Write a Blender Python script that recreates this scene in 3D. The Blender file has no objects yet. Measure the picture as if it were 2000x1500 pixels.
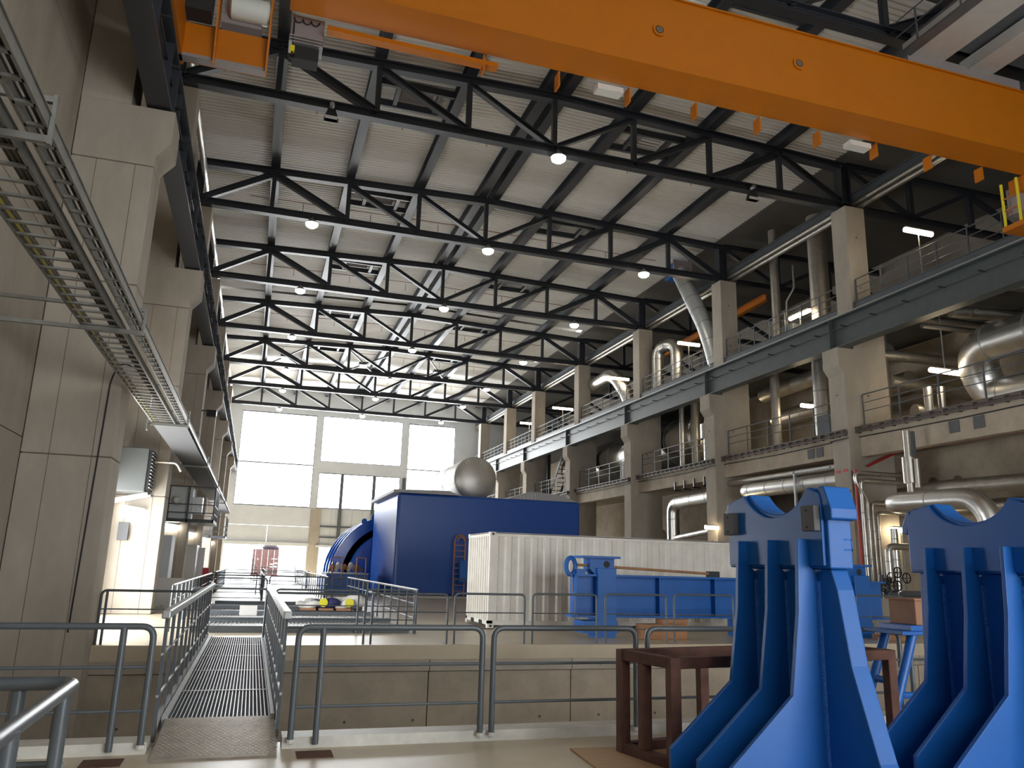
import bpy, math, random
from mathutils import Vector, Matrix
random.seed(7)
S = bpy.context.scene
C = S.collection
PI = math.pi

# ------------------------------------------------------------------ camera
F_PX, YAW, PITCH, ROLL = 1532.33, 0.305822, 0.229847, 0.0278740
fw = Vector((math.sin(YAW)*math.cos(PITCH), math.cos(YAW)*math.cos(PITCH), math.sin(PITCH)))
rt = Vector((math.cos(YAW), -math.sin(YAW), 0))
up = rt.cross(fw)
r2 = rt*math.cos(ROLL) + up*math.sin(ROLL)
u2 = -rt*math.sin(ROLL) + up*math.cos(ROLL)
cam = bpy.data.cameras.new('camera')
cam.sensor_fit = 'HORIZONTAL'; cam.sensor_width = 36.0
cam.lens = 36.0*F_PX/2000.0
cam.clip_start = 0.05; cam.clip_end = 500
co = bpy.data.objects.new('camera', cam); C.objects.link(co)
m = Matrix((r2, u2, -fw)).transposed().to_4x4()
m.translation = Vector((0, 0, 1.7))
co.matrix_world = m
S.camera = co

# ------------------------------------------------------------------ world, daylight, exposure
W = bpy.data.worlds.new('sky'); S.world = W; W.use_nodes = True
bg = W.node_tree.nodes['Background']
bg.inputs[0].default_value = (0.93, 0.97, 1.0, 1); bg.inputs[1].default_value = 7.0
PANE_STRENGTH = 13.0
S.view_settings.view_transform = 'Standard'; S.view_settings.look = 'None'
S.view_settings.gamma = 1.0; S.view_settings.use_curve_mapping = False
S.view_settings.exposure = 0.28
S.cycles.use_denoising = True
S.cycles.max_bounces = 8; S.cycles.diffuse_bounces = 4; S.cycles.glossy_bounces = 3
S.cycles.transmission_bounces = 2; S.cycles.sample_clamp_indirect = 4.0
S.cycles.caustics_reflective = False; S.cycles.caustics_refractive = False

def daylight(name, loc, look, sx, sy, power, col=(0.93, 0.97, 1.0)):
    """daylight entering through a real opening of the hall"""
    l = bpy.data.lights.new(name, 'AREA'); l.shape = 'RECTANGLE'
    l.size = sx; l.size_y = sy; l.energy = power; l.color = col
    o = bpy.data.objects.new(name, l); C.objects.link(o)
    o.location = loc
    o.rotation_euler = Vector(look).to_track_quat('-Z', 'Y').to_euler()
    return o
daylight('daylight_north_doors', (5.0, 92.6, 1.6), (0, -1, 0.05), 17, 3.2, 2400)

# ------------------------------------------------------------------ materials
def mat(name, col, rough=0.6, metal=0.0, noise=0.0, nscale=3.0, bump=0.0, bscale=40.0, spec=0.5, dark=None, stretch=(1, 1, 1), coat=0.0):
    m = bpy.data.materials.new(name); m.use_nodes = True
    nt = m.node_tree; b = nt.nodes['Principled BSDF']
    b.inputs['Base Color'].default_value = (*col, 1)
    b.inputs['Roughness'].default_value = rough
    b.inputs['Metallic'].default_value = metal
    b.inputs['Specular IOR Level'].default_value = spec
    if coat: b.inputs['Coat Weight'].default_value = coat
    if noise or bump:
        tc = nt.nodes.new('ShaderNodeTexCoord'); mp = nt.nodes.new('ShaderNodeMapping')
        mp.inputs['Scale'].default_value = stretch
        nt.links.new(tc.outputs['Object'], mp.inputs['Vector'])
    if noise:
        n = nt.nodes.new('ShaderNodeTexNoise'); n.inputs['Scale'].default_value = nscale
        n.inputs['Detail'].default_value = 6; n.inputs['Roughness'].default_value = 0.65
        nt.links.new(mp.outputs['Vector'], n.inputs['Vector'])
        cr = nt.nodes.new('ShaderNodeValToRGB')
        d = dark if dark else tuple(c*(1-noise) for c in col)
        cr.color_ramp.elements[0].position = 0.3; cr.color_ramp.elements[0].color = (*d, 1)
        cr.color_ramp.elements[1].position = 0.7; cr.color_ramp.elements[1].color = (*[min(1, c*(1+noise*0.4)) for c in col], 1)
        nt.links.new(n.outputs['Fac'], cr.inputs['Fac'])
        nt.links.new(cr.outputs['Color'], b.inputs['Base Color'])
    if bump:
        n2 = nt.nodes.new('ShaderNodeTexNoise'); n2.inputs['Scale'].default_value = bscale
        n2.inputs['Detail'].default_value = 3
        nt.links.new(mp.outputs['Vector'], n2.inputs['Vector'])
        bp = nt.nodes.new('ShaderNodeBump'); bp.inputs['Strength'].default_value = bump
        bp.inputs['Distance'].default_value = 0.02
        nt.links.new(n2.outputs['Fac'], bp.inputs['Height'])
        nt.links.new(bp.outputs['Normal'], b.inputs['Normal'])
    return m
def emit(name, col, strength):
    m = bpy.data.materials.new(name); m.use_nodes = True
    nt = m.node_tree; nt.nodes.clear()
    e = nt.nodes.new('ShaderNodeEmission'); o = nt.nodes.new('ShaderNodeOutputMaterial')
    e.inputs[0].default_value = (*col, 1); e.inputs[1].default_value = strength
    nt.links.new(e.outputs[0], o.inputs[0]); return m

M = dict(
    concrete=mat('concrete', (0.42, 0.375, 0.315), 0.85, noise=0.22, nscale=0.7, bump=0.12, bscale=9, spec=0.25, stretch=(1, 1, 0.45)),
    concrete_warm=mat('concrete_warm', (0.46, 0.395, 0.31), 0.85, noise=0.25, nscale=1.1, bump=0.12, bscale=9, spec=0.25),
    joint=mat('joint_line', (0.16, 0.125, 0.095), 0.9, noise=0.3, nscale=5),
    endwall=mat('end_wall_render', (0.68, 0.71, 0.74), 0.8, noise=0.1, nscale=0.5, spec=0.3),
    panel=mat('wall_panel', (0.60, 0.63, 0.64), 0.6, noise=0.05, nscale=2),
    floor=mat('floor_epoxy', (0.56, 0.475, 0.345), 0.34, noise=0.16, nscale=0.9, bump=0.03, bscale=14, spec=0.32),
    kerb=mat('kerb_paint', (0.60, 0.585, 0.53), 0.5, noise=0.25, nscale=3),
    steel=mat('dark_steel', (0.032, 0.036, 0.045), 0.38, noise=0.15, nscale=2, spec=0.5),
    steel2=mat('grey_steel', (0.10, 0.112, 0.125), 0.42, noise=0.2, nscale=2, spec=0.5),
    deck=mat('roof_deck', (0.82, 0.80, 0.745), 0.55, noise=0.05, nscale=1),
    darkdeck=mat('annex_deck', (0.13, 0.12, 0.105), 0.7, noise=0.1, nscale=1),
    orange=mat('crane_orange', (0.50, 0.150, 0.003), 0.42, noise=0.07, nscale=1.2, bump=0.03, bscale=60, spec=0.4),
    blue=mat('machine_blue', (0.007, 0.112, 0.42), 0.42, noise=0.10, nscale=2.5, bump=0.03, bscale=50, spec=0.5),
    bluebox=mat('enclosure_blue', (0.011, 0.068, 0.32), 0.34, noise=0.05, nscale=2, spec=0.4),
    bluegloss=mat('turbine_blue', (0.008, 0.075, 0.36), 0.16, noise=0.08, nscale=2),
    traysteel=mat('tray_steel', (0.24, 0.24, 0.225), 0.5, metal=0.4, noise=0.25, nscale=5),
    traybrown=mat('tray_brown', (0.10, 0.082, 0.072), 0.6),
    runway=mat('runway_grey', (0.066, 0.080, 0.082), 0.45, noise=0.2, nscale=2),
    weld=mat('weld_blue', (0.02, 0.15, 0.55), 0.2, bump=0.9, bscale=70),
    white=mat('container_white', (0.80, 0.775, 0.72), 0.5, noise=0.06, nscale=2, dark=(0.70, 0.66, 0.58)),
    rust=mat('rust_primer', (0.125, 0.052, 0.036), 0.75, noise=0.45, nscale=5, bump=0.15, bscale=40),
    redbox=mat('container_red', (0.10, 0.042, 0.036), 0.6, noise=0.2, nscale=3),
    galv=mat('galvanised', (0.46, 0.47, 0.47), 0.42, metal=0.75, noise=0.2, nscale=6),
    alu=mat('aluminium_jacket', (0.72, 0.71, 0.68), 0.36, metal=1.0, noise=0.10, nscale=3, bump=0.10, bscale=6),
    alu2=mat('dull_jacket', (0.50, 0.47, 0.42), 0.42, metal=0.85, noise=0.2, nscale=3, bump=0.1, bscale=8),
    foil=mat('wrinkled_foil', (0.74, 0.72, 0.68), 0.26, metal=1.0, noise=0.1, nscale=2, bump=0.7, bscale=5),
    rail=mat('railing_grey', (0.088, 0.102, 0.115), 0.36, noise=0.12, nscale=8, spec=0.5),
    grating=mat('steel_grating', (0.23, 0.225, 0.215), 0.45, metal=0.3, noise=0.25, nscale=4),
    checker=mat('checker_plate', (0.46, 0.41, 0.34), 0.36, metal=0.35, noise=0.3, nscale=7),
    heatergrey=mat('heater_grey', (0.10, 0.105, 0.10), 0.5),
    duct=mat('duct_zinc', (0.62, 0.64, 0.64), 0.38, metal=0.5, noise=0.1, nscale=4),
    cratebrown=mat('crate_brown', (0.34, 0.17, 0.10), 0.7, noise=0.15, nscale=5),
    vessel=mat('vessel_jacket', (0.52, 0.50, 0.46), 0.40, metal=0.65, noise=0.08, nscale=2),
    deckgrey=mat('deck_grey', (0.30, 0.295, 0.28), 0.5, metal=0.1, noise=0.2, nscale=5),
    rubber=mat('black_rubber', (0.015, 0.015, 0.017), 0.7),
    ply=mat('plywood', (0.50, 0.32, 0.18), 0.7, noise=0.2, nscale=6, stretch=(1, 8, 1)),
    wood=mat('timber', (0.40, 0.20, 0.10), 0.75, noise=0.3, nscale=5, stretch=(1, 6, 6)),
    greypad=mat('grey_pad', (0.10, 0.10, 0.105), 0.7),
    red=mat('red_pipe', (0.42, 0.02, 0.018), 0.4),
    yellow=mat('yellow_paint', (0.75, 0.68, 0.03), 0.45),
    orangerail=mat('ladder_orange', (0.42, 0.17, 0.06), 0.5),
    tarp=mat('canvas_tarp', (0.66, 0.64, 0.60), 0.8, bump=0.4, bscale=6),
    darktarp=mat('dark_tarp', (0.05, 0.035, 0.045), 0.8, bump=0.4, bscale=5),
    navy=mat('navy_wrap', (0.02, 0.025, 0.10), 0.6),
    motor=mat('motor_white', (0.66, 0.70, 0.66), 0.45),
    trolley=mat('hoist_grey', (0.27, 0.24, 0.24), 0.5),
    plinth=mat('plinth_grey', (0.50, 0.50, 0.48), 0.6, noise=0.1, nscale=2),
    roofgrey=mat('enclosure_roof_grey', (0.32, 0.32, 0.34), 0.5),
    door=mat('door_white', (0.74, 0.74, 0.72), 0.5),
    lamp=emit('lamp_glow', (1.0, 0.94, 0.83), 50.0),
    tube=emit('tube_glow', (1.0, 0.80, 0.52), 24.0),
    tubew=emit('tube_glow_white', (1.0, 0.93, 0.80), 14.0),
    day=emit('daylight_pane', (0.95, 0.98, 1.0), PANE_STRENGTH),
    lampoff=mat('floodlight_glass', (0.70, 0.70, 0.66), 0.2),
    ground=mat('outside_ground', (0.6, 0.6, 0.58), 0.9),
    cableblack=mat('cable_black', (0.02, 0.02, 0.02), 0.6),
    cablegreen=mat('cable_mixed', (0.16, 0.145, 0.11), 0.7, noise=0.5, nscale=30),
    cableyellow=mat('cable_yellow', (0.55, 0.47, 0.05), 0.6),
    redsign=mat('red_sign', (0.55, 0.03, 0.05), 0.5),
    wire=mat('sprinkler_red', (0.20, 0.05, 0.035), 0.5),
)

# ------------------------------------------------------------------ mesh builder
class MB:
    def __init__(s): s.v = []; s.f = []
    def add(s, vs, fs):
        o = len(s.v); s.v += [tuple(v) for v in vs]; s.f += [tuple(i+o for i in f) for f in fs]; return s
    def box(s, x0, y0, z0, x1, y1, z1):
        return s.add([(x0,y0,z0),(x1,y0,z0),(x1,y1,z0),(x0,y1,z0),(x0,y0,z1),(x1,y0,z1),(x1,y1,z1),(x0,y1,z1)],
            [(0,3,2,1),(4,5,6,7),(0,1,5,4),(1,2,6,5),(2,3,7,6),(3,0,4,7)])
    def beam(s, p, q, w, h, upv=(0,0,1), off=(0,0)):
        p = Vector(p); q = Vector(q); d = (q-p).normalized(); u = Vector(upv)
        a = d.cross(u)
        if a.length < 1e-5: a = d.cross(Vector((0,1,0)))
        a.normalize(); b = a.cross(d)
        p = p+a*off[0]+b*off[1]; q = q+a*off[0]+b*off[1]
        vs = []
        for c in (p, q):
            vs += [c-a*w/2-b*h/2, c+a*w/2-b*h/2, c+a*w/2+b*h/2, c-a*w/2+b*h/2]
        return s.add(vs, [(0,3,2,1),(4,5,6,7),(0,1,5,4),(1,2,6,5),(2,3,7,6),(3,0,4,7)])
    def ibeam(s, p, q, w, h, tf=None, tw=None, upv=(0,0,1)):
        tf = tf or h*0.07; tw = tw or w*0.1
        s.beam(p, q, w, tf, upv, (0, h/2-tf/2)); s.beam(p, q, w, tf, upv, (0, -h/2+tf/2))
        return s.beam(p, q, tw, h-2*tf, upv)
    def prism(s, poly, axis, a0, a1):
        n = len(poly)
        def P(t, a):
            return (a, t[0], t[1]) if axis == 'x' else (t[0], a, t[1]) if axis == 'y' else (t[0], t[1], a)
        vs = [P(t, a0) for t in poly]+[P(t, a1) for t in poly]
        return s.add(vs, [tuple(range(n-1, -1, -1)), tuple(range(n, 2*n))]+[(i, (i+1) % n, n+(i+1) % n, n+i) for i in range(n)])
    def tube(s, pts, r, n=10, caps=True, closed=False):
        P = [Vector(p) for p in pts]; k = len(P); T = []
        for i in range(k):
            a = P[i-1] if (i > 0 or closed) else P[i]; b = P[(i+1) % k] if (i < k-1 or closed) else P[i]
            T.append((b-a).normalized())
        u = T[0].orthogonal().normalized(); vs = []
        for i in range(k):
            u = (u-T[i]*u.dot(T[i]))
            if u.length < 1e-6: u = T[i].orthogonal()
            u.normalize(); w = T[i].cross(u)
            rr = r[i] if isinstance(r, (list, tuple)) else r
            vs += [P[i]+(u*math.cos(2*PI*j/n)+w*math.sin(2*PI*j/n))*rr for j in range(n)]
        fs = []
        for i in range(k if closed else k-1):
            for j in range(n):
                a = i*n; b = ((i+1) % k)*n
                fs.append((a+j, a+(j+1) % n, b+(j+1) % n, b+j))
        if caps and not closed:
            fs.append(tuple(range(n-1, -1, -1))); fs.append(tuple((k-1)*n+j for j in range(n)))
        return s.add(vs, fs)
    def lathe(s, prof, c, axis='z', n=24):
        vs = []; k = len(prof)
        for (r, a) in prof:
            for j in range(n):
                x, y = r*math.cos(2*PI*j/n), r*math.sin(2*PI*j/n)
                p = (x, y, a) if axis == 'z' else (x, a, y) if axis == 'y' else (a, x, y)
                vs.append((c[0]+p[0], c[1]+p[1], c[2]+p[2]))
        fs = [(i*n+j, i*n+(j+1) % n, (i+1)*n+(j+1) % n, (i+1)*n+j) for i in range(k-1) for j in range(n)]
        fs += [tuple(range(n-1, -1, -1)), tuple((k-1)*n+j for j in range(n))]
        return s.add(vs, fs)

def fillet(pts, r, n=5):
    P = [Vector(p) for p in pts]; out = [P[0]]
    for i in range(1, len(P)-1):
        a, b, c = P[i-1], P[i], P[i+1]
        d1 = (a-b).normalized(); d2 = (c-b).normalized()
        rr = min(r, (a-b).length*0.49, (c-b).length*0.49)
        for k in range(n+1):
            t = k/n
            out.append((b+d1*rr)*(1-t)**2+b*2*t*(1-t)+(b+d2*rr)*t**2)
    return out+[P[-1]]

def obj(name, mb, m, parent=None, smooth=False, bevel=0.0):
    me = bpy.data.meshes.new(name)
    me.from_pydata(mb.v, [], mb.f); me.update()
    import bmesh
    b = bmesh.new(); b.from_mesh(me); bmesh.ops.recalc_face_normals(b, faces=b.faces); b.to_mesh(me); b.free()
    if smooth:
        me.shade_smooth(); me.set_sharp_from_angle(angle=0.7)
    me.materials.append(M[m] if isinstance(m, str) else m)
    o = bpy.data.objects.new(name, me); C.objects.link(o)
    if bevel:
        bv = o.modifiers.new('bevel', 'BEVEL'); bv.width = bevel; bv.segments = 2; bv.limit_method = 'ANGLE'
    if parent: o.parent = parent; o.matrix_parent_inverse = parent.matrix_world.inverted()
    return o
def tag(o, label, cat, group=None):
    o['label'] = label; o['category'] = cat
    if group: o['group'] = group
    return o
def thing(name, label, cat, loc=(0, 0, 0), group=None):
    o = bpy.data.objects.new(name, None); C.objects.link(o); o.location = loc
    o.matrix_world = Matrix.Translation(Vector(loc))
    o.empty_display_size = 0.2
    return tag(o, label, cat, group)
def struct(name, mb, m, parent=None):
    o = obj(name, mb, m, parent)
    if not parent: o['kind'] = 'structure'
    return o
def semp(name):
    o = bpy.data.objects.new(name, None); C.objects.link(o); o['kind'] = 'structure'; return o
def link_copy(o, parent, loc=None):
    c = o.copy(); C.objects.link(c); c.parent = parent
    if loc is not None: c.location = loc
    return c
def copy_thing(root, delta, label, group=None):
    r = root.copy(); C.objects.link(r); r.location = root.location+Vector(delta); r['label'] = label
    if group: r['group'] = group
    for ch in root.children:
        c = ch.copy(); C.objects.link(c); c.parent = r; c.matrix_parent_inverse = ch.matrix_parent_inverse.copy()
        for g in ch.children:
            d = g.copy(); C.objects.link(d); d.parent = c; d.matrix_parent_inverse = g.matrix_parent_inverse.copy()
    return r
ORD = ['nearest', 'second-nearest', 'third-nearest', 'fourth-nearest', 'fifth-nearest', 'sixth-nearest', 'seventh-nearest', 'eighth-nearest', 'ninth-nearest', 'tenth-nearest']

# ================================================================== SETTING
YN = 93.0            # end wall
XL, XR, XB = -4.45, 24.0, 36.0
LY = [17.1, 27.3, 37.5, 47.8, 58.2, 68.6, 78.9]     # near faces of the left columns
RY = [26.7, 36.9, 47.1, 57.9, 68.6, 77.5, 87.6]     # near faces of the right columns
TY = [17.0]+[y+0.5 for y in RY]                     # trusses
NODE = [-0.75, 2.88, 6.48, 10.1, 13.7, 17.35, 20.95]

def ztop(x): return 20.72-abs(x-10.1)*0.03

# floors: near slab, far slab, the pit between
struct('floor', MB().box(XL-8, -12, -0.3, XB, 8.45, 0), 'floor')
struct('floor.001', MB().box(XL-8, 17.75, -0.3, XB, YN+0.3, 0), 'floor')
pit = semp('wall_pit')
obj('pit_floor', MB().box(XL, 8.0, -3.6, XB, 18.4, -3.4), 'concrete_warm', pit)
obj('pit_near_face', MB().box(XL, 8.1, -3.4, XB, 8.40, -0.3), 'concrete_warm', pit)
for i in range(11):
    x0 = -2.8+i*3.35
    obj('pit_panel', MB().box(x0+0.012-(0.2 if i == 0 else 0), 17.83, -3.4, x0+3.338, 18.3, -0.56), 'concrete_warm', pit)
    obj('pit_cap_panel', MB().box(x0+0.008-(0.2 if i == 0 else 0), 17.75, -0.54, x0+3.342, 18.3, -0.302), 'concrete', pit)
for i in range(12):
    for z in (-0.42, -1.55):
        x = -2.2+i*1.45
        obj('anchor_hole', MB().lathe([(0.028, 0), (0.028, -0.02)], (x, 17.752 if z > -0.5 else 17.832, z), 'y', 8), 'joint', pit)
obj('pit_side_face', MB().box(XL-0.4, 8.4, -3.4, XL+0.1, 18.0, 0), 'concrete_warm', pit)
# kerb round the near edge
kb = struct('trim_1', MB().box(0.42, 8.14, 0.0, XB, 8.43, 0.10), 'kerb')
kb2 = struct('trim_2', MB().box(XL, 8.14, 0.0, -0.74, 8.43, 0.10), 'kerb')

# left wall with a wide door opening in the second bay
wl = semp('wall_left')
def wall_seg(y0, y1, z0, z1): obj('wall_panel', MB().box(XL-0.4, y0+0.01, z0+0.01, XL, y1-0.01, z1-0.01), 'concrete', wl)
ys = [-12, -4.5, 6.9]+LY+[YN]
for a, b in zip(ys[:-1], ys[1:]):
    zs = [0, 3.9, 7.8, 11.7, 15.6, 21.3]
    for z0, z1 in zip(zs[:-1], zs[1:]):
        if a == 17.1 and z0 == 0:
            wall_seg(a, 18.4, z0, z1); wall_seg(26.6, b, z0, z1); continue
        if a == 47.8 and z0 == 0:
            wall_seg(a, 49.0, z0, z1); wall_seg(57.0, b, z0, z1); continue
        wall_seg(a, b, z0, z1)
obj('pit_wall', MB().box(XL-0.4, 8, -3.4, XL+0.02, 18, 0), 'concrete_warm', wl)
obj('joint_backing', MB().box(XL-0.42, -12, 3.9, XL-0.38, YN, 21.3), 'joint', wl)
d3 = semp('door_3')
obj('door_frame', MB().box(XL-0.3, 18.3, 0, XL+0.04, 18.45, 3.95).box(XL-0.3, 26.55, 0, XL+0.04, 26.7, 3.95).box(XL-0.3, 18.3, 3.85, XL+0.04, 26.7, 3.98), 'door', d3)
obj('door_opening', MB().box(XL-0.36, 18.45, 0, XL-0.34, 26.55, 3.85), 'day', d3)

d4 = semp('door_4')
obj('door_frame', MB().box(XL-0.3, 48.9, 0, XL+0.04, 49.05, 3.95).box(XL-0.3, 56.95, 0, XL+0.04, 57.1, 3.95).box(XL-0.3, 48.9, 3.85, XL+0.04, 57.1, 3.98), 'door', d4)
obj('door_opening', MB().box(XL-0.36, 49.05, 0, XL-0.34, 56.95, 3.85), 'day', d4)

# end wall with big translucent glazing
wn = semp('wall_north')
def wn_box(n, x0, z0, x1, z1, m='endwall', y0=YN, y1=YN+0.5): return obj(n, MB().box(x0, y0, z0, x1, y1, z1), m, wn)
wn_box('wall_panel', XL-1, 0, -3.3, 21.5)
wn_box('wall_panel', -3.3, 18.4, 22.25, 21.5); wn_box('wall_panel', -3.3, 7.7, -2.65, 18.4)
wn_box('wall_post', 5.65, 7.7, 6.35, 18.4); wn_box('wall_post', 15.75, 7.7, 16.5, 18.4); wn_box('wall_panel', 22.25, 0, XB, 21.5)
wn_box('wall_band', 6.35, 11.78, 15.75, 13.1)
wn_box('wall_panel', -3.3, 3.55, 1.2, 5.55); wn_box('wall_panel', 1.23, 3.55, 5.75, 5.55); wn_box('wall_panel', -3.3, 5.58, 5.75, 7.7)
wn_box('wall_post', 5.75, 0, 6.9, 7.7, 'concrete', YN-0.15)
for i in range(13):
    x0 = 6.9+i*1.18
    wn_box('cladding_panel', x0, 3.35, min(x0+1.165, 22.25), 7.7, 'panel')
wn_box('wall_panel', 14.0, 0, 22.25, 3.35, 'panel')
for x in (9.0, 12.7, 16.2): obj('cladding_post', MB().ibeam((x, YN-0.2, 0), (x, YN-0.2, 11.7), 0.35, 0.3, upv=(0, 1, 0)), 'steel2', wn)
for z in (3.4, 4.4, 5.6): obj('cladding_rail', MB().box(6.9, YN-0.12, z, 16.0, YN-0.02, z+0.16), 'steel2', wn)
obj('door_track', MB().box(-3.5, YN-0.35, 3.4, 5.8, YN-0.05, 3.75), 'panel', wn)
obj('door_track', MB().box(6.6, YN-0.35, 3.35, 14, YN-0.05, 3.6), 'panel', wn)
def window(i, x0, x1, z0, z1, xs=(), zs=()):
    w = semp('window_%d' % i)
    xs = [x0]+list(xs)+[x1]; zs = [z0]+list(zs)+[z1]
    for a, b in zip(xs[:-1], xs[1:]):
        for c, d in zip(zs[:-1], zs[1:]):
            obj('pane', MB().box(a, YN+0.2, c, b, YN+0.23, d), 'day', w)
    for x in xs: obj('mullion', MB().box(x-0.07, YN+0.05, z0, x+0.07, YN+0.2, z1), 'steel2', w)
    for z in zs: obj('transom', MB().box(x0, YN+0.06, z-0.07, x1, YN+0.2, z+0.07), 'steel2', w)
    for k in range(int((x1-x0)/2)):
        obj('bracket', MB().box(x0+1+k*2, YN-0.05, z1-0.2, x0+1.08+k*2, YN+0.1, z1), 'steel2', w)
window(1, -2.65, 5.65, 7.75, 18.35, (), (12.55,))
window(2, 6.35, 15.75, 13.1, 18.4)
window(3, 16.5, 22.25, 7.75, 18.3, (), (12.8,))
window(4, 6.35, 15.75, 7.75, 11.75, (8.95, 12.65))
def bigdoor(i, x0, x1, z1):
    d = semp('door_%d' % i)
    obj('door_frame', MB().box(x0, YN-0.06, 0, x0+0.12, YN+0.4, z1).box(x1-0.12, YN-0.06, 0, x1, YN+0.4, z1), 'panel', d)
bigdoor(1, -3.3, 5.75, 3.5); bigdoor(2, 6.9, 14.0, 3.35)
struct('floor_outside', MB().box(-80, YN+0.3, -0.35, 110, 260, -0.05), 'ground')

# wall behind the camera, with its own daylight openings
ws = semp('wall_south')
obj('wall_panel', MB().box(XL-1, -12.4, 0, XB, -12, 21.5), 'concrete', ws)
w5 = semp('window_5')
for k in range(6): obj('pane', MB().box(-2.9+k*4, -11.98, 8.6, 0.9+k*4, -11.95, 10.2), 'day', w5)
for k in range(7): obj('mullion', MB().box(-3.1+k*4, -12, 8.5, -2.9+k*4, -11.9, 10.3), 'steel2', w5)
d5 = semp('door_5')
for k in range(3): obj('door_opening', MB().box(6.0+k*3.9, -11.98, 0.0, 9.7+k*3.9, -11.95, 4.4), 'day', d5)
obj('door_frame', MB().box(5.8, -12, 0, 6.0, -11.88, 4.6).box(17.5, -12, 0, 17.7, -11.88, 4.6).box(5.8, -12, 4.4, 17.7, -11.88, 4.6), 'panel', d5)
# annex back wall and roof
wr = semp('wall_right')
for k in range(8):
    obj('wall_panel', MB().box(XB, -12+k*13.2, 0, XB+0.4, -12+(k+1)*13.2-0.02, 21.3), 'concrete', wr)
# roof deck: corrugated sheets between the purlins
ceil = semp('ceiling')
obj('roof_board', MB().prism([(XL-1, 21.62), (10.1, 22.05), (24.6, 21.62), (24.6, 21.8), (10.1, 22.2), (XL-1, 21.8)], 'y', -12.4, YN+0.5), 'deck', ceil)
def sheet(x0, x1, L, z0, z1, m):
    b = MB(); pitch = 0.25; n = int(L/pitch)+1; vs = []
    prof = []
    for i in range(n):
        y = i*pitch
        prof += [(y, 0), (y+0.11, 0), (y+0.135, 0.05), (y+0.225, 0.05)]
    prof.append((n*pitch, 0))
    for (y, dz) in prof: vs += [(x0, y, z0+dz), (x1, y, z1+dz)]
    fs = [(2*i, 2*i+1, 2*i+3, 2*i+2) for i in range(len(prof)-1)]
    b.add(vs, fs); return obj('deck_sheet', b, m, ceil)
edges = [XL]+NODE+[24.6]
decky = [-12, -2.4, 7.2]+TY+[YN]
for a, b in zip(edges[:-1], edges[1:]):
    proto = sheet(a, b, 10.2, ztop(a)+0.75, ztop(b)+0.75, 'deck')
    proto.location.y = decky[0]
    for y in decky[1:-1]: link_copy(proto, ceil, (0, y, 0))
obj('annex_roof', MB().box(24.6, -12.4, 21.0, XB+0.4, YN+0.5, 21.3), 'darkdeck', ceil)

# ================================================================== COLUMNS
def left_column(y, lab):
    t = thing('concrete_column', lab, 'column', (-3.6, y+0.5, 0), 'concrete columns along the left wall')
    x0 = XL+0.02
    z0 = -3.4 if y < 18 else 0
    # lower shaft in cast lifts, corbel head, slimmer upper shaft
    lifts = [z0, 3.6, 7.2, 9.9]
    for a, b in zip(lifts[:-1], lifts[1:]):
        obj('shaft_lift', MB().box(x0, y, a+0.008, -2.83, y+1.02, b-0.008), 'concrete', t, bevel=0.02)
    obj('corbel', MB().prism([(x0, 9.91), (-2.83, 9.91), (-2.83, 10.15), (-2.55, 10.5), (-2.55, 11.28), (x0, 11.28)], 'y', y, y+1.02), 'concrete', t, bevel=0.02)
    obj('upper_shaft', MB().box(x0, y+0.02, 11.28, -3.45, y+1.0, 18.1), 'concrete', t)
    obj('shaft_core', MB().box(x0+0.03, y+0.03, z0, -2.87, y+0.99, 11), 'joint', t)
    for x in (-3.95, -3.2):
        obj('formwork_seam', MB().box(x, y-0.004, z0, x+0.012, y+0.01, 9.9), 'joint', t)
    return t
for i, y in enumerate(LY):
    left_column(y, 'tall grey concrete column with corbel on the left wall, %s' % ORD[i])

def right_column(y, lab):
    t = thing('concrete_column', lab, 'column', (24.2, y+0.5, 0), 'concrete columns along the right side')
    obj('lower_shaft', MB().prism([(23.30, 0), (25.6, 0), (25.6, 13.0), (23.9, 13.0), (23.9, 11.32), (23.05, 11.32), (23.05, 10.5), (23.30, 10.15)], 'y', y, y+1.0), 'concrete', t, bevel=0.02)
    us = obj('upper_shaft', MB().box(24.0, y, 12.7, 25.05, y+0.95, 18.1), 'concrete', t, bevel=0.02)
    for z in (3.4, 9.3, 14.2, 16.6):
        obj('anchor_hole', MB().lathe([(0.04, 0), (0.04, -0.02)], (24.5, y-0.003, z), 'y', 8), 'joint', us)
        if z < 10: obj('anchor_hole', MB().lathe([(0.04, 0), (0.04, -0.02)], (23.297, y+0.5, z), 'x', 8), 'joint', t)
    return t
for i, y in enumerate(RY):
    right_column(y, 'concrete column with corbel in the right colonnade, %s' % ORD[i])

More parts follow.
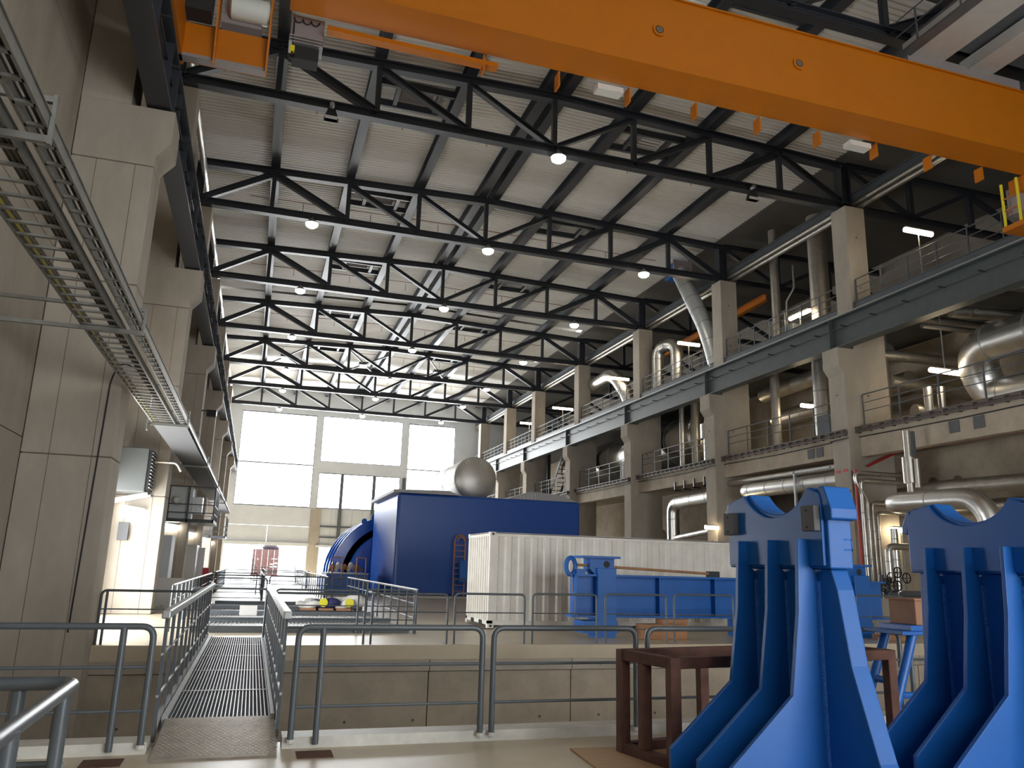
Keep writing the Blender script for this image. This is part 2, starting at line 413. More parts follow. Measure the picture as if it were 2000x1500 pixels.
# ================================================================== ROOF STEEL
def truss(y, lab):
    t = thing('roof_truss', lab, 'truss', (10.1, y, 18.3), 'dark steel roof trusses')
    zb = 18.30; xs = NODE
    obj('bottom_chord', MB().ibeam((-4.25, y, zb), (24.6, y, zb), 0.36, 0.36, 0.04, 0.05), 'steel', t)
    obj('chord_cable', MB().tube([(1.2, y-0.2, zb-0.12), (22, y-0.2, zb-0.12)], 0.018, 6), 'rubber', t)
    obj('top_chord', MB().ibeam((-4.25, y, ztop(-4.25)), (10.1, y, ztop(10.1)), 0.36, 0.36, 0.04, 0.05), 'steel', t)
    obj('top_chord', MB().ibeam((10.1, y, ztop(10.1)), (24.6, y, ztop(24.6)), 0.36, 0.36, 0.04, 0.05), 'steel', t)
    for x in xs: obj('vertical', MB().beam((x, y, zb+0.15), (x, y, ztop(x)-0.1), 0.2, 0.2, (0, 1, 0)), 'steel', t)
    obj('end_post', MB().ibeam((-4.1, y, zb), (-4.1, y, ztop(-4)), 0.35, 0.4, upv=(1, 0, 0)), 'steel', t)
    obj('end_post', MB().ibeam((24.4, y, zb), (24.4, y, ztop(24)), 0.5, 0.5, upv=(1, 0, 0)), 'steel', t)
    dg = [(-4.0, 0, xs[0], 1, .30), (xs[0], 1, xs[1], 0, .34), (xs[1], 1, xs[2], 0, .25), (xs[2], 1, xs[3], 0, .2),
          (xs[3], 0, xs[4], 1, .2), (xs[4], 0, xs[5], 1, .25), (xs[5], 0, xs[6], 1, .3), (xs[6], 1, 24.3, 0, .32)]
    for (a, ta, b, tb, w) in dg:
        za = ztop(a)-0.12 if ta else zb+0.12; z2 = ztop(b)-0.12 if tb else zb+0.12
        obj('diagonal', MB().ibeam((a, y, za), (b, y, z2), 0.26, w, 0.035, 0.05), 'steel', t)
    # continues over the side bay
    obj('bottom_chord', MB().ibeam((24.6, y, zb), (XB, y, zb), 0.3, 0.3), 'steel', t)
    obj('top_chord', MB().ibeam((24.6, y, 20.4), (XB, y, 20.4), 0.3, 0.3), 'steel', t)
    for (a, za, b, z2) in ((24.6, 20.3, 28.3, 18.4), (28.3, 18.4, 32, 20.3), (28.3, 18.4, 28.3, 20.3), (32, 20.3, XB, 18.4), (32, 18.4, 32, 20.3)):
        obj('diagonal', MB().beam((a, y, za), (b, y, z2), 0.22, 0.22, (0, 1, 0)), 'steel', t)
    return t
T0 = None
for i, y in enumerate(TY):
    lab = ('dark steel roof truss partly hidden behind the orange crane girder' if i == 0 else
           'dark steel roof truss with diagonals, %s beyond the orange crane' % ORD[i-1])
    if T0 is None: T0 = truss(y, lab)
    else: copy_thing(T0, (0, y-TY[0], 0), lab)

# purlins at every node (a pair at the ridge)
for k, x in enumerate(NODE+[10.55]):
    xx = x if x != 10.1 else 9.8
    z = ztop(xx)+0.45
    o = obj('roof_purlin', MB().ibeam((xx, -12, z), (xx, YN, z), 0.42, 0.56, 0.04, 0.05), 'steel')
    names = ['leftmost', 'second from the left', 'third from the left', 'left of the ridge pair', 'third from the right', 'second from the right', 'rightmost', 'right of the ridge pair']
    tag(o, 'dark steel purlin running the hall length under the deck, %s' % names[k], 'beam', 'roof purlins')
o = obj('eaves_beam', MB().ibeam((24.85, 5, 18.75), (24.85, YN, 18.75), 0.3, 0.42), 'steel2'); tag(o, 'long dark steel beam along the tops of the right columns', 'beam')
for k, (x, z, r) in enumerate(((24.75, 18.42, 0.1), (25.0, 18.30, 0.13))):
    o = obj('eaves_pipe', MB().tube([(x, 5, z), (x, YN-0.05, z)], r, 10), 'alu2', smooth=True); tag(o, 'dull silver pipe running along the tops of the right columns, %s one' % ('upper' if k == 0 else 'lower'), 'pipe')
# smoke vent frames between purlins, just past each truss
vi = 0
for i, y in enumerate(TY[:7]):
    for (x0, x1, sd) in ((2.88, 6.48, 'left'), (13.7, 17.35, 'right')):
        z = ztop(x0)+0.5; yy = y+1.7
        t = thing('roof_vent', 'steel framed smoke vent between purlins, %s side, %s bay' % (sd, ORD[i]), 'vent', ((x0+x1)/2, yy, z), 'roof smoke vents')
        for dy in (0, 1.55): obj('cross_bar', MB().box(x0+0.2, yy+dy, z-0.13, x1-0.2, yy+dy+0.14, z+0.17), 'steel', t)
        for fx in (0.27, 0.75):
            xx = x0+(x1-x0)*fx; obj('short_bar', MB().box(xx, yy+0.1, z-0.1, xx+0.18, yy+1.6, z+0.1), 'steel', t)
        obj('vent_lid', MB().box(x0+1.1, yy+0.2, z+0.2, x1-1.0, yy+1.5, z+0.26), 'trolley', t)
# sprinkler lines, one per bay
for i, (a, b) in enumerate(zip(TY[:-1], TY[1:])):
    y = a+(b-a)*0.42
    t = thing('sprinkler_pipe', 'thin reddish sprinkler pipe under the deck, %s bay' % ORD[i], 'pipe', (10, y, 20.9), 'sprinkler pipes')
    obj('pipe_run', MB().tube([(-2, y, 20.95), (10, y, 21.1), (22.5, y, 20.85)], 0.02, 6), 'wire', t)
    for x in (0.8, 4.5, 8.4, 12, 15.5, 19): obj('drop_rod', MB().tube([(x, y, 20.95), (x, y, 20.45)], 0.016, 5), 'wire', t)
# cross bracing in two far bays
for (xa, xb, nm) in ((-0.75, 2.88, 'left'), (6.48, 10.1, 'middle'), (13.7, 17.35, 'right')):
    y0, y1 = TY[5], TY[6]; z = 20.3
    t = thing('roof_bracing', 'crossed steel roof bracing in a far bay, %s' % nm, 'bracing', ((xa+xb)/2, (y0+y1)/2, z))
    obj('brace_bar', MB().beam((xa, y0, z), (xb, y1, z), 0.12, 0.12), 'steel2', t)
    obj('brace_bar', MB().beam((xb, y0, z-0.13), (xa, y1, z-0.13), 0.12, 0.12), 'steel2', t)
    obj('gusset', MB().box((xa+xb)/2-0.4, (y0+y1)/2-0.4, z-0.2, (xa+xb)/2+0.4, (y0+y1)/2+0.4, z+0.06), 'steel2', t)

# high-bay lamps under the bottom chords; two of the nearest row are square floodlights
for i, y in enumerate(TY[1:]):
    for (x, sd) in ((1.2, 'left'), (10.2, 'middle'), (19.25, 'right')):
        if i == 0 and sd != 'middle':
            t = thing('floodlight', 'unlit square floodlight clamped to the nearest truss chord, %s side' % sd, 'lamp', (x, y-0.25, 18.1))
            obj('bracket', MB().lathe([(0.09, -0.2), (0.09, 0.0)], (x, y-0.28, 18.16), 'y', 10).box(x-0.03, y-0.3, 17.8, x+0.03, y-0.24, 18.15), 'galv', t)
            obj('housing', MB().prism([(x-0.13, 18.0), (x+0.13, 18.0), (x+0.27, 17.58), (x-0.27, 17.58)], 'y', y-0.42, y-0.2), 'rubber', t)
            obj('lamp_glass', MB().box(x-0.23, y-0.44, 17.58, x+0.23, y-0.2, 17.70), 'lampoff', t)
            continue
        t = thing('high_bay_lamp', 'lit round high-bay lamp under the %s truss, %s row' % (ORD[i], sd), 'lamp', (x, y-0.28, 18.0), 'high-bay lamps')
        z = 17.86
        obj('hanger', MB().tube([(x, y-0.28, 18.2), (x, y-0.28, z+0.22)], 0.025, 6).box(x-0.1, y-0.33, z+0.2, x+0.1, y-0.1, z+0.25), 'galv', t)
        rf_ = obj('reflector', MB().lathe([(0.08, 0.24), (0.14, 0.2), (0.30, 0.02), (0.31, 0.0)], (x, y-0.28, z), 'z', 18), 'galv', t, smooth=True)
        obj('lens', MB().lathe([(0.30, 0.0), (0.28, -0.1), (0.18, -0.18), (0.05, -0.2)], (x, y-0.28, z-0.005), 'z', 18), 'lamp', rf_, smooth=True)

# ================================================================== CRANE RUNWAY + CRANE
def runway(x, y0, y1, side, i, web=-1):
    lab = 'dark crane runway beam on the %s corbels, %s bay' % (side, ORD[i])
    t = thing('runway_beam', lab, 'beam', (x, y0, 11.32), 'crane runway beams')
    m = 'runway' if side == 'right' else 'steel'
    obj('girder', MB().ibeam((x, y0+0.03, 12.0), (x, y1-0.03, 12.0), 0.5, 1.36, 0.05, 0.03), m, t)
    obj('rail', MB().beam((x, y0, 12.75), (x, y1, 12.75), 0.09, 0.14), 'galv', t)
    s = 1 if side == 'left' else -1
    obj('end_plate', MB().box(x-0.24, y0+0.01, 11.33, x+0.24, y0+0.04, 12.67), m, t)
    for k in range(5 if side == 'left' else 0):
        yy = y0+(k+0.5)*(y1-y0)/5
        obj('stiffener', MB().box(x+s*0.02 if s > 0 else x-0.22, yy, 11.4, x+0.22 if s > 0 else x-0.02, yy+0.02, 12.62), m, t)
    obj('conductor_rail', MB().beam((x+s*0.12, y0, 12.2), (x+s*0.12, y1, 12.2), 0.03, 0.05), m, t)
    for k in range(6):
        yy = y0+(k+0.5)*(y1-y0)/6
        obj('rail_clip', MB().box(min(x, x+s*0.34), yy, 12.17, max(x, x+s*0.34), yy+0.06, 12.21), 'rubber', t)
ly = [-4.0, 6.9]+LY+[YN]
for i in range(len(ly)-1): runway(-2.9, ly[i]+0.5, min(ly[i+1]+0.5, YN), 'left', i)
ry = [6.2, 16.4]+RY+[YN]
for i in range(len(ry)-1): runway(23.35, ry[i]+0.5, min(ry[i+1]+0.5, YN), 'right', i)

cr = thing('overhead_crane', 'orange overhead travelling crane spanning the hall above the foreground', 'crane', (10, 17, 14.5))
A = Vector((-0.4, 17.07, 14.5)); B = Vector((23.4, 17.02, 14.5))
dx = (B-A).normalized(); nrm = Vector((dx.y, -dx.x, 0))      # towards the camera
def cp(t, n, z): v = A+dx*t+nrm*n; return (v.x, v.y, z)
def cbox(mb, t0, t1, n0, n1, z0, z1):
    vs = [cp(t0,n0,z0),cp(t1,n0,z0),cp(t1,n1,z0),cp(t0,n1,z0),cp(t0,n0,z1),cp(t1,n0,z1),cp(t1,n1,z1),cp(t0,n1,z1)]
    return mb.add(vs, [(0,3,2,1),(4,5,6,7),(0,1,5,4),(1,2,6,5),(2,3,7,6),(3,0,4,7)])
obj('box_girder', cbox(MB(), 0, 23.8, 0.0, 1.0, 14.5, 16.62), 'orange', cr, bevel=0.015)
obj('bottom_flange', cbox(MB(), 0.0, 23.8, -0.03, 1.03, 14.47, 14.505), 'orange', cr)
obj('top_flange', cbox(MB(), 0.0, 23.8, -0.06, 1.06, 16.62, 16.66), 'orange', cr)
obj('walkway_plate', cbox(MB(), 0.0, 23.8, -0.95, -0.06, 16.5, 16.56), 'orange', cr)
for (tt, zz) in ((9.25, 15.57), (13.6, 15.62)):
    p = cp(tt, 1.0, zz)
    pr_ = obj('port_ring', MB().lathe([(0.19, 0), (0.19, -0.05), (0.12, -0.05), (0.12, 0)], p, 'y', 20), 'orange', cr)
    obj('port_hole', MB().lathe([(0.10, -0.055), (0.10, 0.0)], p, 'y', 16), 'joint', pr_)
for k in range(9):
    tt = 4.8+k*2.05
    obj('cable_bracket', MB().prism([(cp(tt, 0, 0)[0], 14.48), (cp(tt, 0, 0)[0]+0.04, 14.48), (cp(tt, 0, 0)[0]+0.05, 14.05), (cp(tt, 0, 0)[0], 14.05)], 'y', cp(tt, -0.06, 0)[1], cp(tt, -0.06, 0)[1]+0.3), 'orange', cr)
obj('festoon_rail', cbox(MB(), 0.9, 5.2, -0.30, -0.06, 14.2, 14.32), 'orange', cr)
for tt in (8.0, 16.2): obj('underside_lamp', cbox(MB(), tt, tt+0.75, -0.42, -0.1, 14.28, 14.44), 'lampoff', cr)
# left end carriage: panel facing the camera, flanges, drive motor
obj('end_carriage', MB().box(-3.02, 17.5, 13.06, -0.84, 17.9, 13.85), 'orange', cr)
obj('carriage_beam', MB().box(-3.12, 12.5, 12.98, -2.66, 17.9, 14.1), 'orange', cr)
obj('carriage_soffit', MB().box(-3.0, 17.5, 12.98, -0.82, 17.75, 13.06), 'trolley', cr)
for x in (-3.0, -1.98, -0.82):
    obj('side_plate', MB().prism([(17.4, 12.85), (17.52, 12.85), (17.52, 15.2), (17.0, 15.2), (17.0, 14.4)], 'x', x, x+0.04), 'orange', cr)
obj('drive_motor', MB().lathe([(0.16, 0), (0.28, 0.06), (0.28, 0.86), (0.2, 0.95)], (-1.75, 17.3, 14.36), 'x', 18), 'motor', cr, smooth=True)
obj('drive_gearbox', MB().box(-1.9, 17.42, 14.0, -1.0, 17.9, 15.0), 'trolley', cr)
obj('wheel_housing', MB().box(-2.92, 17.0, 13.9, -2.1, 17.5, 14.9), 'rubber', cr)
for y in (13.4, 17.3): obj('wheel', MB().lathe([(0.3, -0.08), (0.3, 0.08)], (-2.89, y, 13.12), 'x', 18), 'steel', cr)
# right end: carriage, post, service cage
obj('carriage_beam', MB().box(23.1, 12.0, 12.98, 23.6, 17.75, 13.7), 'orange', cr)
obj('end_saddle', MB().box(22.5, 16.0, 14.0, 23.7, 17.6, 14.5), 'orange', cr)
obj('cage_post', MB().beam((22.35, 17.75, 14.45), (22.35, 17.75, 12.85), 0.06, 0.06, (0, 1, 0)).beam((22.35, 17.2, 14.45), (22.35, 17.2, 12.85), 0.06, 0.06, (0, 1, 0)), 'yellow', cr)
obj('cage_floor', MB().box(22.3, 17.1, 12.78, 23.1, 17.85, 12.95), 'orange', cr)
obj('cage_rail', MB().beam((22.35, 17.2, 13.5), (22.35, 17.75, 13.5), 0.04, 0.04).beam((22.35, 17.2, 13.9), (22.35, 17.75, 13.9), 0.04, 0.04).beam((22.35, 17.75, 13.5), (23.0, 17.75, 13.5), 0.04, 0.04), 'orangerail', cr)
obj('control_box', MB().box(22.6, 17.3, 13.4, 23.05, 17.8, 14.3), 'trolley', cr)
for y in (13, 17.0): obj('wheel', MB().lathe([(0.3, -0.08), (0.3, 0.08)], (23.35, y, 13.12), 'x', 18), 'steel', cr)
# chain hoist under the girder
h = thing('chain_hoist', 'small grey chain hoist with hook under the left end of the orange girder', 'hoist', (0.05, 17.6, 14.4))
obj('motor_body', MB().box(-0.28, 17.55, 13.85, 0.5, 18.05, 14.42), 'trolley', h, bevel=0.02)
obj('cooling_fins', MB().box(-0.3, 17.5, 13.72, 0.5, 18.0, 13.76).box(-0.3, 17.5, 13.64, 0.5, 18.0, 13.67).box(-0.3, 17.5, 13.8, 0.5, 18.0, 13.83), 'galv', h)
obj('chain_box', MB().box(-0.2, 17.6, 13.28, 0.42, 18.0, 13.62), 'rubber', h)
for k in range(3): obj('cable_loop', MB().tube([(-0.12+k*0.2+0.1*math.cos(a), 17.5, 14.3-0.12*math.sin(a)) for a in [PI*j/8 for j in range(9)]], 0.015, 6), 'rubber', h)
obj('chain', MB().tube([(-0.22, 17.52, 14.2), (-0.2, 17.52, 13.45)], 0.02, 6), 'rubber', h)
obj('hook_block', MB().box(-0.26, 17.47, 13.36, -0.15, 17.57, 13.52), 'yellow', h)
obj('hook', MB().tube([(-0.205+0.08*math.sin(a), 17.52, 13.24-0.08*math.cos(a)+0.02) for a in [-2.0+k*0.42 for k in range(12)]], 0.025, 8).tube([(-0.205, 17.52, 13.36), (-0.205, 17.52, 13.3)], 0.025, 8), 'rubber', h, smooth=True)

for _o in [h]: _o.location += Vector((-0.06, 0.0, 0.30))
# pale beam high on the right, above the crane
# trolley resting on the girder, reaching back over the camera
obj('trolley_beam', MB().box(17.3, 9.0, 17.0, 18.5, 16.35, 17.5), 'plinth', cr)
obj('trolley_beam', MB().box(19.5, 9.0, 17.0, 20.4, 16.35, 17.4), 'plinth', cr)
obj('trolley_deck', MB().box(17.3, 9.0, 17.5, 22.5, 16.0, 17.6), 'steel2', cr)
obj('trolley_end_beam', MB().box(17.2, 16.1, 16.7, 21.6, 16.5, 17.1), 'trolley', cr)
obj('hoist_drum', MB().tube([(18.9, 9, 18.2), (18.9, 15, 18.2)], 0.55, 18), 'trolley', cr, smooth=True)
for y in (9.5, 11.0, 12.5, 14.0, 15.5): obj('trolley_rail_post', MB().beam((17.0, y, 17.0), (17.0, y, 18.1), 0.04, 0.04), 'steel2', cr)
for z in (17.6, 18.1): obj('trolley_hand_rail', MB().tube([(17.0, 9, z), (17.0, 16.3, z)], 0.022, 6), 'steel2', cr)
obj('trolley_step', MB().box(16.95, 9, 16.94, 17.3, 16.4, 17.0), 'steel2', cr)

# ================================================================== RIGHT SIDE: FLOORS, RAILS, TRAYS
struct('floor.002', MB().box(24.3, 5, 7.55, XB, YN, 7.88), 'concrete')
struct('floor.003', MB().box(24.2, 5, 13.1, 30.5, YN, 13.46), 'steel2')
ry2 = [5.2, 15.4]+RY+[YN]
def guard(x, y0, y1, z, n, name, lab, grp, m='steel2'):
    t = thing(name, lab, 'railing', (x, (y0+y1)/2, z), grp)
    for zz, r in ((1.08, 0.028), (0.72, 0.018), (0.36, 0.018)):
        obj('rail', MB().tube([(x, y0, z+zz), (x, y1, z+zz)], r, 6), m, t)
    for k in range(n+1):
        yy = y0+(y1-y0)*k/n; obj('post', MB().box(x-0.025, yy-0.025, z-(0.12 if z > 10 else 0.45), x+0.025, yy+0.025, z+1.08), m, t)
    return t
for i in range(1, len(ry2)-1):
    y0, y1 = ry2[i]+1.0, ry2[i+1]-0.02
    if i == len(ry2)-2: y1 = YN-0.1
    q = ORD[i-1]
    o = obj('edge_channel', MB().ibeam((24.12, y0, 13.22), (24.12, y1, 13.22), 0.14, 0.5, 0.03, 0.05), 'steel2'); tag(o, 'grey steel edge channel of the upper right walkway, %s bay' % q, 'beam', 'walkway edge channels')
    guard(24.22, y0+0.06, y1-0.06, 13.46, 7, 'guard_rail', 'grey guard rail on the upper right walkway, %s bay' % q, 'upper walkway rails')
    guard(24.12, y0+0.35, y1-0.06, 8.22, 5, 'guard_rail', 'grey guard rail on the right mezzanine above the concrete beam, %s bay' % q, 'mezzanine rails')
    o = obj('concrete_beam', MB().box(23.88, y0-0.02, 6.62 if i == 1 else 6.74, 24.3, y1+0.02, 7.88), 'concrete_warm', bevel=0.02); tag(o, 'concrete edge beam between the right columns, %s bay' % q, 'beam', 'concrete edge beams')
    t = thing('cable_tray', 'narrow cable tray clipped along the right concrete beam, %s bay' % q, 'cable tray', (23.1, (y0+y1)/2, 7.5), 'mezzanine cable trays')
    for dz in (0, 0.2): obj('side_rail', MB().beam((23.66, y0, 7.64+dz), (23.66, y1, 7.64+dz), 0.04, 0.055), 'traybrown', t)
    for dz in (0, 0.2): obj('side_rail', MB().beam((23.05, y0-1.1, 7.5+dz), (23.05, y0-0.05, 7.5+dz), 0.04, 0.055).beam((23.05, y0-0.05, 7.5+dz), (23.66, y0, 7.64+dz), 0.04, 0.055), 'traybrown', t)
    obj('cables', MB().tube([(23.14, y0-1.1, 7.6), (23.14, y0, 7.6), (23.76, y0+0.1, 7.74), (23.76, y1, 7.74)], 0.06, 6), 'traybrown', t)
    obj('cable', MB().tube([(23.2, y0-1.1, 7.36), (23.2, y0, 7.34), (23.84, y0+0.1, 7.45), (23.84, (y0+y1)/2, 7.40), (23.84, y1, 7.46)], 0.025, 6), 'cableblack', t)
    for k in range(17):
        yy = y0+0.05+k*(y1-y0-0.15)/16; obj('rung', MB().box(23.65, yy, 7.61, 23.88, yy+0.06, 7.87), 'traybrown', t)
    for k in range(3): obj('rung', MB().box(23.04, y0-0.95+k*0.4, 7.47, 23.29, y0-0.89+k*0.4, 7.73), 'traybrown', t)
for (y, n) in ((21.7, 'left of the pair in the nearest bay'), (20.65, 'right of the pair in the nearest bay'), (29.0, 'nearer of the pair in the next bay'), (29.6, 'farther of the pair in the next bay')):
    o = obj('vent_plate', MB().box(23.84, y, 6.92, 23.88, y+0.44, 7.36), 'greypad', bevel=0.01); tag(o, 'grey cover plate on the concrete beam, %s' % n, 'plate')

# inner concrete wall of the ground floor with round openings
wi = struct('wall_inner', MB().box(28.2, 6, 0, 28.6, 36.2, 7.3), 'concrete_warm')
for k, (y, z) in enumerate(((33.4, 6.15), (31.5, 6.1), (30.3, 6.0), (27.3, 5.85), (26.0, 5.8))):
    obj('wall_opening', MB().lathe([(0.24, 0), (0.24, -0.03)], (28.2, y, z), 'x', 16), 'joint', wi)
struct('wall_inner.001', MB().box(30.5, 46, 0, 30.9, YN, 13.0), 'concrete_warm')
struct('wall_inner.002', MB().box(30.3, 6, 7.62, 30.7, 46, 13.0), 'concrete_warm')

# tubular lamps on the right side
def tube_lamp(a, b, lab, post=None, m='tube', r=0.105):
    a = Vector(a); b = Vector(b); c = (a+b)/2
    t = thing('tube_lamp', lab, 'lamp', tuple(c))
    obj('lamp_tube', MB().tube([a, b], r, 10), m, t, smooth=True)
    obj('lamp_back', MB().beam(a, b, r*1.7, 0.05, (0, 0, 1), (0, r)), 'galv', t)
    if post is not None: obj('post', MB().tube([c+Vector((0, 0, -0.02)), (c.x, c.y, post)], 0.03, 6), 'galv', t)
tube_lamp((24.3, 23.75, 15.72), (25.7, 23.75, 15.72), 'lit tube lamp on a post above the nearest upper railing', 13.46)
tube_lamp((24.75, 30.4, 14.35), (24.75, 31.9, 14.35), 'lit tube lamp behind the upper railing, tilted along it', 13.46)
tube_lamp((24.3, 42.3, 15.83), (25.8, 42.3, 15.83), 'lit tube lamp on a post above the third upper bay', 13.46)
tube_lamp((24.3, 52.4, 15.8), (25.8, 52.4, 15.8), 'lit tube lamp on a post above the fourth upper bay', 13.46)
tube_lamp((24.3, 64.6, 15.75), (26.2, 64.6, 15.75), 'lit tube lamp on a post above the fifth upper bay', 13.46)
tube_lamp((24.3, 73.8, 15.9), (26.2, 73.8, 15.9), 'lit tube lamp on a post above the sixth upper bay', 13.46)
tube_lamp((25.5, 24.3, 10.0), (27.0, 24.3, 10.0), 'lit tube lamp hanging in the nearest mezzanine bay', 13.0)
tube_lamp((24.8, 26.3, 3.65), (25.75, 26.3, 3.65), 'lit tube lamp on a post between the two blue stands', 0.0)
tube_lamp((22.5, 36.78, 4.05), (23.25, 36.78, 4.05), 'lit lamp on the second right column above the white container', None)
tube_lamp((25.6, 39.5, 10.4), (26.8, 39.5, 10.4), 'lit tube lamp glowing among the pipes of the second mezzanine bay', 13.0)
tube_lamp((26.0, 33.0, 10.2), (27.6, 33.0, 10.2), 'lit tube lamp glowing behind the silver ducts of the first mezzanine bay', 13.1)

# ------------------------------------------------------------------ pipes and vessels of the right bay
def pipe(name, lab, pts, r, m='alu', cat='pipe', bend=None, bands=0, n=16):
    p = fillet(pts, bend if bend else r*2.2, 6)
    t = thing(name, lab, cat, tuple(pts[0]))
    obj('pipe_run', MB().tube(p, r, n), m, t, smooth=True)
    P = [Vector(q) for q in pts]
    for a, b in zip(P[:-1], P[1:]):
        L = (b-a).length
        if not bands or L < 1.0: continue
        k = max(1, int(L/bands))
        for j in range(k):
            c = a+(b-a)*((j+0.5)/k); d = (b-a).normalized()
            obj('jacket_band', MB().tube([c-d*0.025, c+d*0.025], r*1.025, n), 'galv', t, smooth=True)
    return t
pipe('insulated_pipe', 'thick silver pipe running low behind the left blue stand', [(24.8, 35.3, 5.85), (23.75, 35.0, 5.85), (23.75, 27.75, 5.75)], 0.37, bands=1.3)
pipe('insulated_pipe', 'thin silver pipe just under the concrete beam of the first bay', [(24.1, 36.8, 6.45), (24.1, 27.75, 6.4)], 0.16, 'alu2')
pipe('insulated_pipe', 'thick silver pipe with a bent end above the right blue stand', [(24.4, 23.4, 4.4), (22.2, 23.7, 4.4), (22.2, 19.6, 4.32), (22.4, 19.3, 2.6)], 0.36, bands=2.2)
pipe('insulated_pipe', 'long silver pipe running behind the one above the right stand', [(26.4, 27.6, 5.2), (25.4, 24.0, 5.2), (26.0, 15.0, 5.0)], 0.30, 'alu2', bands=2.5)
pipe('insulated_pipe', 'second long dull pipe in the ground floor passage on the right', [(26.6, 34, 4.6), (26.6, 14, 4.4)], 0.28, 'alu2', bands=2.5)
t = pipe('drop_pipe', 'grey drop pipe with a thick silencer hanging before the nearest concrete beam', [(22.9, 23.2, 7.1), (22.9, 23.2, 4.5)], 0.13, 'alu2')
obj('silencer', MB().tube([(22.9, 23.2, 5.15), (22.9, 23.2, 6.1)], 0.24, 14), 'alu2', t, smooth=True); obj('side_tube', MB().tube([(22.9, 22.85, 4.95), (22.9, 22.85, 6.0)], 0.1, 10), 'alu2', t, smooth=True)
obj('hanger_channel', MB().box(23.12, 23.12, 6.2, 23.22, 23.3, 7.1), 'steel2', t)
for k, (x, y, nm, bend_z) in enumerate(((23.42, 26.3, 'first', 5.3), (23.66, 26.3, 'second', 5.0), (23.89, 26.3, 'third', 4.7), (24.1, 26.3, 'fourth', 4.3))):
    pipe('riser_pipe', 'silver riser pipe beside the nearest right column, %s of four from the left' % nm, [(25.6, y, bend_z+0.6), (x-0.28, y-0.04*k, bend_z+0.6), (x-0.28, y, bend_z+0.15), (x, y, bend_z-0.2), (x, y, 0.0)] if k < 2 else [(26.0, y, bend_z), (x, y, bend_z), (x, y, 0.0)], 0.075, 'alu', bend=0.22, bands=1.6)
pipe('riser_pipe', 'red riser pipe beside the nearest right column', [(23.17, 26.3, 6.0), (23.17, 26.3, 0.0)], 0.055, 'red')
for k, (y, z) in enumerate(((27.45, 5.98), (27.0, 6.0), (27.5, 5.1), (26.9, 5.12))):
    o = obj('small_sign', MB().box(23.28, y-0.12, z, 23.295, y+0.12, z+0.1), 'redsign'); tag(o, 'small red sign on the nearest right column, %s' % ['upper left', 'upper right', 'lower left', 'lower right'][k], 'sign')
pipe('red_pipe', 'thin red fire pipe under the mezzanine slab', [(23.9, 26.4, 6.2), (25.5, 26.4, 6.9), (25.5, 12, 6.9)], 0.05, 'red', bend=0.2)
pipe('valve_pipe', 'silver pipe with a bend near the hand valves', [(25.2, 25.0, 2.9), (23.3, 25.0, 2.9), (23.3, 25.0, 1.75)], 0.13, 'alu', bands=0.6)
pipe('valve_pipe', 'silver pipe below the tube lamp between the stands', [(23.85, 25.2, 3.6), (23.85, 25.2, 1.2)], 0.13, 'alu', bands=0.6)
pipe('riser_pipe', 'tall silver pipe behind the nearest column on the mezzanine', [(26.0, 27.4, 7.88), (26.0, 27.4, 12.9)], 0.28, 'alu', bands=1.4)
pipe('cross_pipe', 'upper dull silver pipe crossing the nearest mezzanine bay', [(25.8, 27.3, 11.45), (30.22, 26.6, 11.3)], 0.24, 'alu2', bands=1.2)
pipe('cross_pipe', 'lower dull silver pipe crossing the nearest mezzanine bay', [(26.2, 27.2, 10.2), (30.22, 26.8, 9.9)], 0.30, 'alu2', bands=1.2)
pipe('cross_pipe', 'high dull silver pipe under the walkway of the nearest bay', [(26.0, 23.5, 12.3), (30.22, 22.4, 12.2)], 0.24, 'alu2', bands=1.2)
pipe('large_duct', 'large shining bent duct at the right edge of the nearest mezzanine bay', [(26.6, 14, 10.9), (26.6, 23.2, 10.75), (27.4, 23.4, 8.8), (27.0, 14, 8.7)], 0.72, 'alu', 'duct', bend=1.1, bands=1.6, n=24)
pipe('riser_pipe', 'left of two short silver pipes standing on the nearest mezzanine', [(26.4, 25.4, 7.88), (26.4, 25.4, 9.6)], 0.17, 'alu')
pipe('riser_pipe', 'right of two short silver pipes standing on the nearest mezzanine', [(26.9, 25.2, 7.88), (26.9, 25.2, 9.6)], 0.15, 'alu')
pipe('vertical_duct', 'wide grey duct standing on the upper walkway behind the nearest column', [(25.6, 30.6, 13.2), (25.6, 30.6, 19.5)], 0.46, 'alu2', 'duct', bands=1.5, n=20)
pipe('vertical_duct', 'slim grey pipe standing on the upper walkway of the first bay', [(25.6, 34.1, 13.2), (25.6, 34.1, 20.2)], 0.24, 'alu2', 'duct', bands=2.5)
pipe('vertical_duct', 'thin silver pipe with a kink beside the slim grey pipe', [(25.9, 33.6, 13.2), (25.9, 33.6, 16.0), (26.2, 33.3, 16.7), (26.2, 33.3, 18)], 0.06, 'alu', 'pipe')
pipe('vertical_duct', 'wide silver duct on the mezzanine left of the nearest column', [(25.4, 30.7, 7.88), (25.4, 30.7, 12.9)], 0.40, 'alu', 'duct', bands=1.6, n=20)
pipe('vertical_duct', 'silver pipe on the mezzanine in the middle of the first bay', [(25.4, 34.3, 7.88), (25.4, 34.3, 12.9)], 0.24, 'alu2', 'duct', bands=1.6)
pipe('vertical_duct', 'silver duct on the mezzanine beside the second right column', [(25.2, 38.6, 7.88), (25.2, 38.6, 10.6), (26.6, 38.9, 11.9)], 0.42, 'alu', 'duct', bands=1.4)
pipe('cross_pipe', 'silver pipe running along the first mezzanine bay under the walkway', [(27.0, 28, 11.9), (27.0, 37.5, 11.7)], 0.42, 'alu2', bands=1.6)
